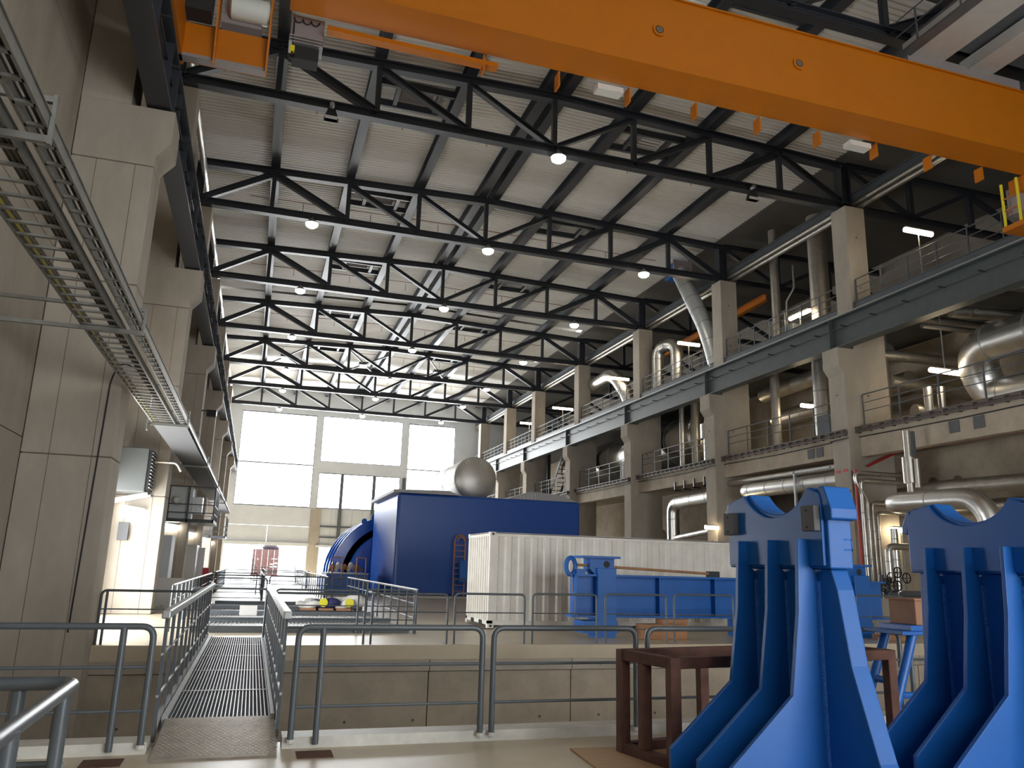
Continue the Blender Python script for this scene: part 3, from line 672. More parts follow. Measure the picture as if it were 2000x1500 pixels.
pipe('cross_pipe', 'second silver pipe along the first mezzanine bay, lower', [(28.2, 28, 10.6), (28.2, 38, 10.4)], 0.5, 'alu2', bands=1.6)
pipe('vertical_duct', 'slim bright pipe on the mezzanine in the second bay', [(25.0, 43.3, 7.88), (25.0, 43.3, 12.0)], 0.16, 'alu', 'pipe', bands=1.6)
pipe('vertical_duct', 'grey pipe behind the slim bright pipe of the second bay', [(25.8, 43.0, 7.88), (25.8, 43.0, 12.9)], 0.28, 'alu2', 'pipe', bands=1.6)
pipe('valve_stack', 'stout silver valve stack on the mezzanine left of the second column', [(25.0, 40.2, 7.88), (25.0, 40.2, 10.6), (26.0, 39.0, 12.9)], 0.32, 'alu', 'duct', bands=0.8)
obj('flanged_section', MB().tube([(25.0, 40.2, 9.4), (25.0, 40.2, 10.3)], 0.5, 18), 'alu', bpy.data.objects['valve_stack'], smooth=True)
def drum(name, lab, c0, c1, r, m='foil', cat='vessel', seams=0):
    t = thing(name, lab, cat, c0); n = 32
    a = Vector(c0); b = Vector(c1); d = (b-a).normalized()
    prof = [(-0.22, 0.02), (-0.20, 0.35), (-0.14, 0.7), (-0.06, 0.92), (0, 1.0)]
    pts = [a+d*p*r for p, _ in prof]+[b]; rr = [max(0.02, q)*r for _, q in prof]+[r]
    obj('shell', MB().tube(pts, rr, n), m, t, smooth=True)
    for k in range(seams):
        an = 2*PI*k/seams; u = Vector((math.cos(an), 0, math.sin(an)))
        obj('dome_seam', MB().beam(a+u*r*0.2-d*r*0.205, a+u*r*0.7-d*r*0.14, 0.02, 0.03, d).beam(a+u*r*0.7-d*r*0.14, a+u*r*0.93-d*r*0.055, 0.025, 0.03, d), 'alu2', t)
    L = (b-a).length
    for k in range(int(L/3)+1):
        c = a+d*(0.15+k*3.0); obj('jacket_band', MB().tube([c, c+d*0.08], r*1.008, n), 'galv', t, smooth=True)
    return t
drum('heat_exchanger', 'long foil wrapped vessel lying on the right mezzanine behind the columns', (27.3, 43.9, 10.35), (27.3, 66, 10.35), 1.6)
t = thing('saddle_support', 'white support bracket below the foil wrapped vessel', 'support', (25.9, 52.5, 7.88)); obj('bracket', MB().box(25.3, 52.3, 7.88, 26.0, 52.8, 9.5), 'plinth', t); obj('foot_plate', MB().box(25.2, 52.2, 7.88, 26.1, 52.9, 7.94), 'plinth', t)
pipe('foil_elbow', 'large foil elbow low on the right behind the blue enclosure', [(28.0, 51.6, 4.1), (25.8, 51.2, 3.9), (24.6, 49.4, 3.7), (24.5, 49.1, 0.0)], 0.6, 'foil', 'duct', bend=1.0, n=20)
pipe('insulated_pipe', 'bent silver pipe under the beam of the second bay', [(24.2, 38.2, 5.9), (24.2, 43.2, 5.8), (24.2, 43.2, 0.0)], 0.38, 'alu', bend=0.7, bands=1.5)
pipe('insulated_pipe', 'thin bent silver pipe beneath the bent one of the second bay', [(24.0, 38.6, 5.0), (24.0, 38.6, 4.0), (24.0, 42.6, 3.7)], 0.15, 'alu', bend=0.3)
pipe('spiral_duct', 'slanting bright spiral duct coming down from a blue fan near the second truss', [(23.9, 41.4, 20.3), (24.35, 38.9, 15.6), (24.6, 38.4, 13.3)], 0.5, 'duct', 'duct', bands=1.0, n=22)
t = thing('duct_fan', 'blue fan box at the top of the slanting spiral duct', 'fan', (23.9, 41.6, 20.2)); obj('fan_box', MB().box(23.4, 41.0, 19.8, 24.5, 42.2, 20.7), 'blue', t, bevel=0.03); obj('fan_flange', MB().box(23.3, 40.9, 19.7, 24.6, 41.0, 20.8), 'trolley', t)
pipe('silver_elbow', 'big silver elbow on the upper walkway beside the fourth right column', [(25.3, 57.5, 16.4), (25.3, 53.9, 16.6), (26.2, 53.2, 14.6), (26.6, 53.2, 13.2)], 0.55, 'alu', 'duct', bend=1.2, n=20)
pipe('silver_loop', 'silver hoop pipe standing on the upper walkway behind the third lamp', [(25.0, 46.3, 13.2), (25.0, 46.3, 16.6), (25.5, 44.6, 16.6), (25.5, 44.6, 13.2)], 0.42, 'alu', 'duct', bend=0.8, bands=1.3)
o = obj('monorail_beam', MB().ibeam((28.0, 38.2, 18.0), (28.0, 52, 17.6), 0.3, 0.42), 'orange'); tag(o, 'orange monorail beam above the right bay walkway behind the second column', 'beam')
for k, (y, z, r) in enumerate(((25.2, 12.5, 0.16), (24.4, 11.9, 0.12), (22.0, 11.8, 0.1), (20.6, 12.4, 0.2), (25.8, 8.6, 0.3))):
    pipe('cross_pipe', 'thin dull cross pipe in the nearest mezzanine bay, %s from the column' % ['first', 'second', 'third', 'fourth', 'lowest and first'][k], [(25.2+k*0.2, y, z), (30.22, y-0.6, z-0.1)], r, 'alu2', bands=1.5)
for k, (y, z) in enumerate(((31.9, 12.75), (35.5, 12.75), (44.6, 12.8), (46, 12.8))):
    o = obj('ceiling_channel', MB().ibeam((24.6, y, z), (30.2, y, z), 0.2, 0.3), 'steel'); tag(o, 'dark ceiling channel under the upper walkway of the right bay, %s' % ORD[k], 'beam')
for k, y in enumerate((38.9, 40.0, 41.1, 42.2)):
    o = obj('beam_hanger', MB().box(23.8, y, 6.45, 23.88, y+0.12, 7.0).box(23.8, y, 6.45, 24.25, y+0.12, 6.53), 'steel'); tag(o, 'small dark hanger bracket under the second bay concrete beam, %s of four' % ORD[k], 'bracket')
t = thing('pipe_support', 'thin steel goal post support beside the thick low silver pipe', 'support', (23.35, 30.4, 0)); obj('post', MB().box(23.3, 30.35, 0, 23.4, 30.45, 6.35), 'galv', t); obj('arm', MB().box(23.3, 28.0, 6.27, 23.4, 30.45, 6.35), 'galv', t)
# machinery boxes on upper walkway and mezzanine
def cabinet(name, lab, x0, y0, z0, x1, y1, z1, m='steel2', cat='cabinet'):
    t = thing(name, lab, cat, ((x0+x1)/2, (y0+y1)/2, z0))
    obj('body', MB().box(x0, y0, z0, x1, y1, z1), m, t, bevel=0.02)
    obj('door_panel', MB().box(x0-0.02, y0+0.06, z0+0.1, x0, (y0+y1)/2-0.02, z1-0.08), m, t); obj('door_panel', MB().box(x0-0.02, (y0+y1)/2+0.02, z0+0.1, x0, y1-0.06, z1-0.08), m, t)
    obj('base_frame', MB().box(x0-0.03, y0-0.03, z0, x1+0.03, y1+0.03, z0+0.08), 'steel', t)
    return t
cabinet('machine_box', 'dark grey machine box on the mezzanine left of the nearest column', 24.6, 28.4, 7.88, 25.1, 30.2, 9.0)
cabinet('machine_box', 'dark machine box on the upper walkway in the first bay', 25.0, 32.0, 13.22, 26.2, 33.0, 14.2)
cabinet('machine_box', 'dark machine box on the upper walkway in the second bay', 25.0, 39.2, 13.22, 26.4, 41.0, 14.8, 'rubber')
cabinet('machine_box', 'dark cabinet in the ground floor passage near the second right column', 25.2, 44.5, 0, 26.0, 46.2, 2.4)
# steel stair on the mezzanine
st = thing('steel_stair', 'dark steel stair climbing from the mezzanine behind the fifth right column', 'stair', (25.6, 65, 7.62))
for x in (25.0, 26.0): obj('stringer', MB().beam((x, 67.2, 7.95), (x, 62.6, 12.9), 0.06, 0.3), 'steel', st)
for k in range(15):
    f = (k+0.5)/15; y = 67.2-4.6*f; z = 7.7+5.2*f; obj('tread', MB().box(25.0, y-0.14, z-0.02, 26.0, y+0.14, z+0.02), 'steel2', st)
obj('stair_post', MB().box(24.7, 66.8, 7.88, 25.0, 67.1, 12.9), 'steel', st)

# hand valves between the stands
for k, (x, y, z) in enumerate(((23.25, 24.9, 1.72), (23.56, 24.9, 1.92), (22.85, 24.8, 1.34), (23.98, 24.9, 1.72), (23.42, 24.8, 1.42))):
    t = thing('hand_valve', 'black handwheel valve in the cluster between the two blue stands, %s' % ('top left', 'middle', 'lower left', 'top right', 'lowest')[k], 'valve', (x, y, z))
    hw = obj('handwheel', MB().tube([(x+0.19*math.cos(a), y, z+0.19*math.sin(a)) for a in [2*PI*j/14 for j in range(14)]], 0.025, 6, closed=True), 'rubber', t)
    obj('spoke', MB().beam((x-0.19, y, z), (x+0.19, y, z), 0.03, 0.03).beam((x, y, z-0.19), (x, y, z+0.19), 0.03, 0.03, (0, 1, 0)), 'rubber', hw)
    obj('stem', MB().tube([(x, y-0.05, z), (x, y+0.5, z)], 0.03, 8), 'alu2', t)
    obj('branch_pipe', MB().tube([(x, y+0.5, 0.95), (x, y+0.5, z)], 0.05, 8), 'alu2', t)
    obj('valve_body', MB().lathe([(0.08, -0.5), (0.14, -0.2), (0.08, 0.1)], (x, y+0.5, z), 'z', 10), 'steel2', t)
t = thing('valve_plinth', 'concrete plinth carrying the hand valves on the right', 'plinth', (25, 24.6, 0)); obj('plinth_block', MB().box(22.6, 25.1, 0, 26.0, 25.9, 0.95), 'concrete', t); obj('pipe_header', MB().tube([(22.6, 25.5, 1.1), (26.0, 25.5, 1.1)], 0.15, 10), 'steel2', t)

# ================================================================== LEFT SIDE
def tray(name, lab, x0, x1, y0, y1, z, h, m='traysteel', step=0.34):
    t = thing(name, lab, 'cable tray', ((x0+x1)/2, (y0+y1)/2, z))
    for x in (x0, x1): obj('side_rail', MB().box(x-0.015, y0, z, x+0.015, y1, z+h).box(x-0.03, y0, z+h-0.012, x+0.03, y1, z+h), m, t)
    n = int((21-y0)/step)
    for k in range(n):
        y = y0+k*step; obj('rung', MB().box(x0, y, z+0.0, x1, y+0.05, z+0.025), m, t)
    far = MB(); y = y0+n*step
    while y < y1: far.box(x0, y, z, x1, y+0.05, z+0.025); y += step
    o = obj('far_rungs', far, m, t); o['kind'] = 'stuff'
    return t
tr = tray('cable_ladder', 'galvanised cable ladder along the left columns, outer one nearer the hall', -2.08, -1.92, 1.5, 62, 5.06, 0.12)
for k in range(3): obj('cable', MB().tube([(-1.98+k*0.03, 1.5, 5.115), (-1.98+k*0.03, 62, 5.115)], 0.016, 5), 'cableblack', tr)
tr2 = tray('cable_ladder', 'galvanised cable ladder along the left columns, inner one nearer the wall', -2.72, -2.2, 1.5, 62, 5.0, 0.10)
for k in range(4): obj('cable', MB().tube([(-2.7+k*0.035, 1.5, 5.04), (-2.7+k*0.035, 62, 5.04)], 0.014, 5), 'cableyellow' if k == 1 else 'cablegreen', tr2)
for k in range(6): obj('cable', MB().tube([(-2.34+k*0.024, 1.5, 5.05), (-2.34+k*0.024, 62, 5.05)], 0.02, 5), 'cablegreen' if k % 2 else 'cableblack', tr2)
o = obj('tray_cover', MB().box(-2.72, 21.5, 4.985, -1.94, 62, 4.998), 'greypad'); tag(o, 'perforated metal cover under the far length of the left cable ladders', 'cover')
for k, y in enumerate((6.6, 12.4, 21.2, 30.5, 40.0, 50.0)):
    t = thing('tray_bracket', 'galvanised arm bracket holding the left cable ladders, %s' % ORD[k], 'bracket', (-2.6, y, 5), 'tray brackets')
    obj('lower_arm', MB().box(XL if k < 2 else -2.86, y, 4.93, -1.90, y+0.05, 4.99), 'traysteel', t)
    obj('upper_arm', MB().box(XL if k < 2 else -2.86, y, 5.29, -1.90, y+0.05, 5.34), 'traysteel', t)
    obj('hanger', MB().box(-1.90, y, 4.92, -1.87, y+0.05, 5.36), 'traysteel', t)
    obj('base_plate', MB().box((XL if k < 2 else -2.84), y-0.05, 4.8, (XL if k < 2 else -2.84)+0.03, y+0.13, 5.7), 'traysteel', t)
o = obj('wall_cable', MB().tube(fillet([(-3.15, 17.08, 0.3), (-3.05, 17.08, 5.2), (-2.9, 17.08, 5.55), (-2.6, 17.0, 5.4)], 0.2), 0.016, 6), 'cableblack'); tag(o, 'thin black cable running up the face of the nearest left column', 'cable')
# wall lamps on the left
tube_lamp((-4.3, 10.4, 3.02), (-3.9, 10.4, 3.02), 'lit white wall lamp at the left edge above the railing', None, 'tubew', 0.07)
tube_lamp((-3.92, 27.16, 3.12), (-3.36, 27.16, 3.04), 'lit oval lamp on the second left column under the heater', None, 'tubew', 0.12)
for k, y in enumerate((37.36, 47.66, 58.06, 68.46)):
    tube_lamp((-3.9, y, 3.1), (-3.2, y, 3.0), 'lit oval lamp low on a far left column, %s of four' % ORD[k], None, 'tubew', 0.12)
t = thing('unit_heater', 'grey louvred unit heater mounted on the second left column', 'heater', (-3.7, 26.7, 3.4))
obj('heater_box', MB().box(-4.15, 26.0, 3.62, -3.3, 27.28, 4.95), 'heatergrey', t, bevel=0.03)
lp = obj('louvre_panel', MB().box(-3.3, 26.05, 3.7, -3.22, 27.15, 4.9), 'rubber', t)
for k in range(11): obj('louvre', MB().box(-3.24, 26.06, 3.74+k*0.105, -3.19, 27.14, 3.78+k*0.105), 'galv', lp)
obj('support_arm', MB().beam((-4.3, 26.4, 3.35), (-3.25, 26.4, 3.6), 0.06, 0.08).beam((-4.3, 27.25, 3.35), (-3.25, 27.25, 3.6), 0.06, 0.08), 'galv', t)
obj('supply_pipe', MB().tube(fillet([(-4.3, 26.9, 4.65), (-2.6, 27.0, 4.65), (-2.45, 27.1, 4.4)], 0.1), 0.05, 8), 'alu', t)
o = obj('switch_box', MB().box(-4.05, 27.14, 2.2, -3.75, 27.3, 2.75), 'greypad', bevel=0.01); tag(o, 'small grey switch box on the white lit second left column', 'box')
# service platforms at the far left columns
def cage(x0, x1, y0, y1, z0, h, lab):
    t = thing('service_platform', lab, 'platform', ((x0+x1)/2, (y0+y1)/2, z0))
    obj('deck', MB().box(x0, y0, z0, x1, y1, z0+0.14), 'steel', t)
    for x in (x0+0.03, (x0+x1)/2, x1-0.03):
        for y in (y0+0.03, y1-0.03): obj('post', MB().box(x-0.03, y-0.03, z0, x+0.03, y+0.03, z0+h), 'steel', t)
    for z in (0.4, 0.75, h):
        obj('rail', MB().beam((x0, y0+0.03, z0+z), (x1, y0+0.03, z0+z), 0.04, 0.04).beam((x1-0.03, y0, z0+z), (x1-0.03, y1, z0+z), 0.04, 0.04), 'steel', t)
    for k in range(9):
        y = y0+(k+0.5)*(y1-y0)/9; obj('baluster', MB().box(x1-0.045, y-0.012, z0, x1-0.015, y+0.012, z0+h), 'steel', t)
    obj('hanger', MB().box(x0-0.02, y1-0.05, z0, x0+0.06, y1+0.02, z0+h+0.5), 'steel', t)
    return t
cage(-3.9, -1.75, 36.2, 39.5, 3.2, 1.5, 'dark steel service platform on the third left column carrying a unit')
cage(-3.9, -1.9, 57.0, 60.0, 3.1, 1.4, 'small steel service platform on the far left beside the end doors')
t = thing('air_unit', 'grey air unit standing on the left service platform', 'unit', (-3.2, 37, 3.35)); obj('casing', MB().box(-3.6, 36.5, 3.34, -2.7, 37.6, 4.7), 'panel', t, bevel=0.03); obj('fan_motor', MB().lathe([(0.1, -0.2), (0.2, 0), (0.2, 0.5)], (-3.3, 36.3, 4.1), 'y', 14), 'motor', t, smooth=True); obj('outlet', MB().box(-2.7, 36.7, 3.6, -2.3, 37.4, 4.3), 'galv', t)
# cabinets and doors below
cabinet('wall_cabinet', 'tall grey double cabinet between the second and third left columns', -3.6, 33.0, 0.0, -3.0, 34.4, 2.55, 'panel')
cabinet('wall_cabinet', 'white locker beside the far left columns', -3.3, 44.5, 0.0, -2.8, 46.5, 2.4, 'door')
t = thing('red_panel_locker', 'white locker with a red lower panel at the far left', 'cabinet', (-2.7, 46.9, 0)); obj('locker_body', MB().box(-3.2, 46.6, 0, -2.5, 47.2, 2.3), 'door', t); obj('red_panel', MB().box(-2.52, 46.58, 0.1, -2.2, 46.64, 1.25), 'redsign', t)
t = thing('low_partition', 'low white partition in front of the grey cabinet', 'partition', (-3.1, 31.6, 0)); obj('partition_panel', MB().box(-3.9, 31.6, 0, -2.3, 31.7, 1.0), 'door', t); obj('partition_foot', MB().box(-3.0, 31.4, 0, -2.9, 31.9, 0.06), 'galv', t)
t = thing('post_tool', 'square flood lamp on the corbel of the third left column', 'lamp', (-2.4, 37.4, 8.2)); obj('arm', MB().box(-2.84, 37.44, 8.2, -2.4, 37.5, 8.26), 'steel', t); obj('head', MB().box(-2.6, 37.2, 7.95, -2.2, 37.5, 8.25), 'rubber', t); obj('glass', MB().box(-2.2, 37.24, 8.0, -2.18, 37.46, 8.2), 'lampoff', t)
pipe('eaves_pipe', 'bright silver pipe running high along the left wall under the truss ends', [(-3.85, 19, 19.35), (-3.85, 90, 19.35)], 0.14, 'alu', bands=0)

# ================================================================== MIDDLE OF THE HALL
# generator enclosure
g = thing('generator_enclosure', 'large deep blue generator enclosure with a grey pitched roof', 'machine', (12.5, 46.6, 0))
obj('plinth', MB().box(6.9, 42.3, 0, 18.0, 51.5, 0.12), 'plinth', g)
obj('casing', MB().box(7.2, 42.6, 0.12, 17.8, 51.5, 5.5), 'bluebox', g, bevel=0.12)
obj('roof', MB().prism([(6.9, 5.5), (10.5, 5.5), (10.0, 5.72), (6.9, 5.66)], 'y', 42.45, 51.5), 'roofgrey', g)
obj('roof', MB().prism([(13.5, 5.5), (17.7, 5.5), (16.7, 5.86), (14.8, 5.98)], 'y', 42.7, 51.5), 'roofgrey', g)
for k in range(6): obj('vent_slot', MB().box(13.9+k*0.22, 42.66, 5.52, 13.98+k*0.22, 42.7, 5.62+0.05*k), 'galv', g)
obj('corner_panel', MB().box(7.16, 42.7, 0.2, 7.2, 51.3, 5.3), 'bluebox', g)
drum('steam_vessel', 'huge bright foil clad cylinder lying behind the blue enclosure roof', (12.2, 45.4, 6.82), (12.2, 62, 6.82), 1.3, 'vessel', seams=36)
# turbine casing
tb = thing('turbine_casing', 'ribbed deep blue turbine casing behind the enclosure', 'machine', (8.6, 56, 0))
n = 20; R = 3.9; cx, cz = 8.8, 0.9
def arch(y0, y1, r, m, nm):
    b = MB(); pr = [(cx-r*math.cos(PI*j/n), cz+r*math.sin(PI*j/n)) for j in range(n+1)]
    b.prism(pr, 'y', y0, y1); return obj(nm, b, m, tb, smooth=True)
for (y0, y1, rr) in ((51.65, 53.0, 2.9), (53.0, 54.8, 3.3), (54.8, 56.8, 3.5), (56.8, 58.8, 3.3), (58.8, 61, 2.9)): arch(y0, y1, rr, 'bluegloss', 'casing_section')
for y in (53.0, 54.8, 56.8, 58.8): arch(y, y+0.22, 3.98, 'bluegloss', 'casing_rib')
for k in range(4):
    a = 1.05+k*0.17; obj('lifting_lug', MB().lathe([(0.2, 0), (0.2, 0.12)], (cx-4.05*math.cos(a), 53.05, cz+4.05*math.sin(a)), 'y', 12), 'blue', tb)
obj('base_block', MB().box(4.7, 51.65, 0, 13, 62, 0.95), 'blue', tb, bevel=0.04)
# ladder with safety cage by the enclosure
ld = thing('caged_ladder', 'orange hooped ladder on the front of the blue enclosure', 'ladder', (10.6, 42.1, 0))
for x in (10.3, 10.9): obj('stile', MB().tube([(x, 42.1, 0.1), (x, 42.1, 3.0)], 0.035, 6), 'orangerail', ld)
obj('hoop', MB().tube([(10.6-0.3*math.cos(PI*j/8), 42.1, 3.0+0.35*math.sin(PI*j/8)) for j in range(9)], 0.035, 6).tube([(10.6-0.2*math.cos(PI*j/8), 41.9, 3.0+0.24*math.sin(PI*j/8)) for j in range(9)], 0.03, 6), 'orangerail', ld)
for k in range(9): obj('rung', MB().beam((10.3, 42.1, 0.4+k*0.3), (10.9, 42.1, 0.4+k*0.3), 0.03, 0.03), 'orangerail', ld)
obj('cage_panel', MB().box(10.55, 41.7, 0.9, 11.15, 42.0, 2.0), 'blue', ld)
obj('landing_rail', MB().tube(fillet([(10.2, 41.5, 0), (10.2, 41.5, 1.05), (11.4, 41.5, 1.05), (11.4, 41.5, 0)], 0.1), 0.03, 8), 'rail', ld)

# white shipping container
ct = thing('shipping_container', 'long white corrugated shipping container lying across the hall', 'container', (12.6, 23.5, 0))
cx0, cx1, cy0, cy1, cz0, cz1 = 6.5, 18.7, 22.25, 24.69, 0.02, 2.70
def corr(p, q, z0, z1, out, pitch, depth):
    p = Vector(p); q = Vector(q); d = q-p; L = d.length; d.normalize(); o = Vector(out); k = int(L/pitch); w = L/k; prof = []
    for i in range(k):
        s = i*w; prof += [(s, 0), (s+w*0.36, 0), (s+w*0.5, -depth), (s+w*0.86, -depth)]
    prof.append((L, 0)); b = MB(); vs = []
    for (s, e) in prof:
        v = p+d*s+o*e; vs += [(v.x, v.y, z0), (v.x, v.y, z1)]
    b.add(vs, [(2*i, 2*i+2, 2*i+3, 2*i+1) for i in range(len(prof)-1)]); return b
obj('side_panel', corr((cx0+0.1, cy0+0.01, 0), (cx1-0.1, cy0+0.01, 0), 0.2, 2.6, (0, -1, 0), 0.40, 0.05), 'white', ct)
obj('end_panel', corr((cx0+0.01, cy1-0.1, 0), (cx0+0.01, cy0+0.1, 0), 0.2, 2.6, (-1, 0, 0), 0.24, 0.09), 'white', ct)
obj('inner_box', MB().box(cx0+0.12, cy0+0.08, 0.17, cx1-0.05, cy1-0.02, 2.62), 'white', ct)
for (x, y) in ((cx0, cy0), (cx0, cy1-0.14), (cx1-0.14, cy0), (cx1-0.14, cy1-0.14)):
    cpst = obj('corner_post', MB().box(x, y, cz0+0.1, x+0.14, y+0.14, cz1-0.08), 'white', ct)
    for z in (cz0, cz1-0.12): obj('corner_casting', MB().box(x-0.01, y-0.01, z, x+0.17, y+0.17, z+0.12), 'white', cpst)
obj('casting_hole', MB().lathe([(0.035, 0), (0.035, -0.01)], (cx0+0.08, cy0-0.01, cz1-0.06), 'y', 10).lathe([(0.035, 0), (0.035, -0.01)], (cx0+0.08, cy0-0.01, cz0+0.06), 'y', 10), 'rubber', ct)
for (z0, z1) in ((cz0+0.08, 0.22), (2.58, 2.68)):
    obj('side_rail', MB().box(cx0, cy0, z0, cx1, cy0+0.08, z1), 'white', ct); obj('end_rail', MB().box(cx0, cy0, z0, cx0+0.08, cy1, z1), 'white', ct)
obj('roof_panel', MB().box(cx0, cy0, 2.66, cx1, cy1, 2.69), 'white', ct)
obj('fork_pocket', MB().box(cx0-0.005, cy0+0.6, 0.08, cx0+0.3, cy0+0.95, 0.2).box(cx0-0.005, cy1-0.95, 0.08, cx0+0.3, cy1-0.6, 0.2), 'rubber', ct)
obj('vent_cover', MB().box(cx0+1.62, cy0-0.02, 2.28, cx0+1.76, cy0+0.03, 2.52), 'white', ct)

# blue lifting beam on the floor
lb = thing('lifting_beam', 'long blue steel lifting beam lying on feet before the white container', 'beam', (12.8, 19.7, 0))
bx0, bx1, by = 8.0, 18.0, 19.7
obj('web', MB().box(bx0+0.05, by-0.02, 0.56, bx1-0.05, by+0.02, 1.56), 'blue', lb)
obj('top_flange', MB().box(bx0+0.05, by-0.24, 1.54, bx1-0.05, by+0.24, 1.59), 'blue', lb)
obj('bottom_flange', MB().box(bx0-0.08, by-0.24, 0.50, bx1+0.08, by+0.24, 0.55), 'blue', lb)
for x in (9.9+0.55, 12.15, 14.0, 15.6, bx0+0.06): obj('stiffener', MB().box(x, by-0.23, 0.55, x+0.03, by+0.23, 1.54), 'blue', lb)
for x in (8.62, 16.75):
    obj('end_column', MB().box(x, by-0.34, 0.12, x+0.52, by+0.3, 1.75), 'blue', lb, bevel=0.01)
    obj('foot_plate', MB().box(x-0.42, by-0.36, 0.12, x+0.55, by+0.36, 0.42), 'blue', lb)
    obj('bearing_block', MB().prism([(x-0.02, 1.58), (x+0.4, 1.58), (x+0.52, 1.7), (x+0.52, 2.0), (x-0.17, 2.0), (x-0.17, 1.72)], 'y', by-0.2, by+0.25), 'blue', lb)
    obj('bearing_plate', MB().box(x-0.45, by-0.35, 2.0, x+0.64, by+0.4, 2.06), 'blue', lb)
    obj('bore_hole', MB().lathe([(0.09, 0), (0.09, -0.01)], (x+0.3, by-0.2, 1.85), 'y', 12), 'rubber', lb)
    obj('foot', MB().box(x-0.02, by-0.3, 0.0, x+0.5, by+0.3, 0.13), 'blue', lb)
obj('support_block', MB().box(12.85, by-0.3, 0.02, 13.65, by+0.3, 0.5), 'blue', lb)
obj('lug_ring', MB().tube([(7.98+0.13*math.cos(a), by, 1.78+0.22*math.sin(a)) for a in [2*PI*j/16 for j in range(16)]], 0.06, 8, closed=True), 'blue', lb, smooth=True)
obj('lug_base', MB().box(8.1, by-0.12, 1.58, 8.35, by+0.12, 1.72), 'blue', lb)
obj('tie_rod', MB().tube([(8.15, by-0.02, 1.82), (12.2, by-0.02, 1.68)], 0.035, 8), 'wood', lb)
obj('rod_anchor', MB().box(12.1, by-0.1, 1.58, 12.4, by+0.12, 1.75), 'steel', lb)
obj('dangling_wire', MB().tube([(7.95, by-0.1, 1.6), (8.0, by-0.2, 0.9), (8.02, by-0.15, 0.3)], 0.012, 5), 'wood', lb)
t = thing('timber_block', 'brown timber packing block under the blue lifting beam', 'block', (10.1, 19.4, 0))
obj('block', MB().box(9.65, 18.9, 0, 10.95, 19.3, 0.38), 'wood', t, bevel=0.01); obj('block', MB().box(10.25, 18.95, 0.38, 11.0, 19.35, 0.5), 'wood', t, bevel=0.01)
t = thing('timber_block', 'brown timber packing block under the right end of the blue beam', 'block', (17.3, 18.6, 0))
obj('block', MB().box(16.8, 18.5, 0, 17.9, 18.8, 0.16), 'wood', t, bevel=0.01); obj('block', MB().box(17.2, 18.4, 0.16, 17.6, 18.9, 0.24), 'wood', t, bevel=0.01)

# ------------------------------------------------------------------ hoop railings
def hoop(lab, a, b, z0=0.0, zt=1.09, rails=(0.74, 0.37), r=0.03, extra=(), grp=None, foot=True, m='rail'):
    a = Vector(a); b = Vector(b); d = (b-a).normalized(); up3 = Vector((0, 0, 1))
    A0 = Vector((a.x, a.y, z0)); B0 = Vector((b.x, b.y, z0))
    t = thing('hoop_railing', lab, 'railing', (a.x, a.y, z0), grp)
    p = fillet([A0, A0+up3*(zt-z0), B0+up3*(zt-z0), B0], 0.11, 6)
    obj('hoop_tube', MB().tube(p, r, 10), m, t, smooth=True)
    for z in rails: obj('mid_rail', MB().tube([a+up3*z-up3*a.z, b+up3*z-up3*b.z], r*0.5, 8), m, t, smooth=True)
    for e in extra:
        c = a+d*e; obj('post', MB().tube([(c.x, c.y, z0-0.02), (c.x, c.y, zt)], r, 10), m, t, smooth=True)
    if foot:
        for c in (A0, B0): obj('foot_collar', MB().tube([c, c+up3*0.03], r*1.35, 10), 'kerb', t)
    return t
G1 = 'hoop railings along the near edge of the pit'
hoop('grey tubular hoop railing at the near pit edge, left of the ramp', (-4.4, 8.1, 0), (-0.79, 8.1, 0), 0.06, extra=(3.36,), grp=G1)
hoop('grey tubular hoop railing at the near pit edge, first right of the ramp', (0.49, 8.1, 0), (2.32, 8.1, 0), 0.06, extra=(0.23,), grp=G1)
hoop('grey tubular hoop railing at the near pit edge, second right of the ramp', (2.44, 8.1, 0), (4.05, 8.1, 0), 0.06, grp=G1)
hoop('grey tubular hoop railing at the near pit edge, behind the rusty frame', (4.19, 8.1, 0), (5.85, 8.1, 0), 0.06, grp=G1)
hoop('grey tubular hoop railing at the near pit edge, between the two blue stands', (5.98, 8.1, 0), (7.6, 8.1, 0), 0.06, grp=G1)
hoop('grey tubular hoop railing at the near pit edge, behind the right blue stand', (7.76, 8.1, 0), (9.5, 8.1, 0), 0.06, grp=G1)
for x in (-1.03, 0.72):
    o = obj('rust_patch', MB().box(x-0.18, 7.72, 0.001, x+0.14, 8.0, 0.006), 'rust'); tag(o, 'rusty mounting plate on the floor %s of the ramp' % ('left' if x < 0 else 'right'), 'plate')
G2 = 'hoop railings along the far edge of the pit'
hx = [(-2.8, -0.95), (0.36, 2.44), (2.6, 4.29), (4.46, 6.12), (6.32, 7.94), (8.17, 9.8), (10.02, 11.7), (11.9, 13.5), (13.7, 15.3), (15.5, 17.1)]
pos = ['left of the ramp', 'first right of the ramp', 'second right of the ramp', 'third right of the ramp', 'before the container end', 'before the container side', 'before the left half of the blue beam', 'before the middle of the blue beam', 'behind the left blue stand', 'between the two stands']
for i, (a, b) in enumerate(hx):
    hoop('grey hoop railing at the far pit edge, %s' % pos[i], (a, 17.93, 0), (b, 17.93, 0), -0.02, zt=1.04+0.012*max(0, a), rails=(0.68, 0.33), r=0.026, extra=((0.1,) if i == 0 else ()), grp=G2, foot=False)
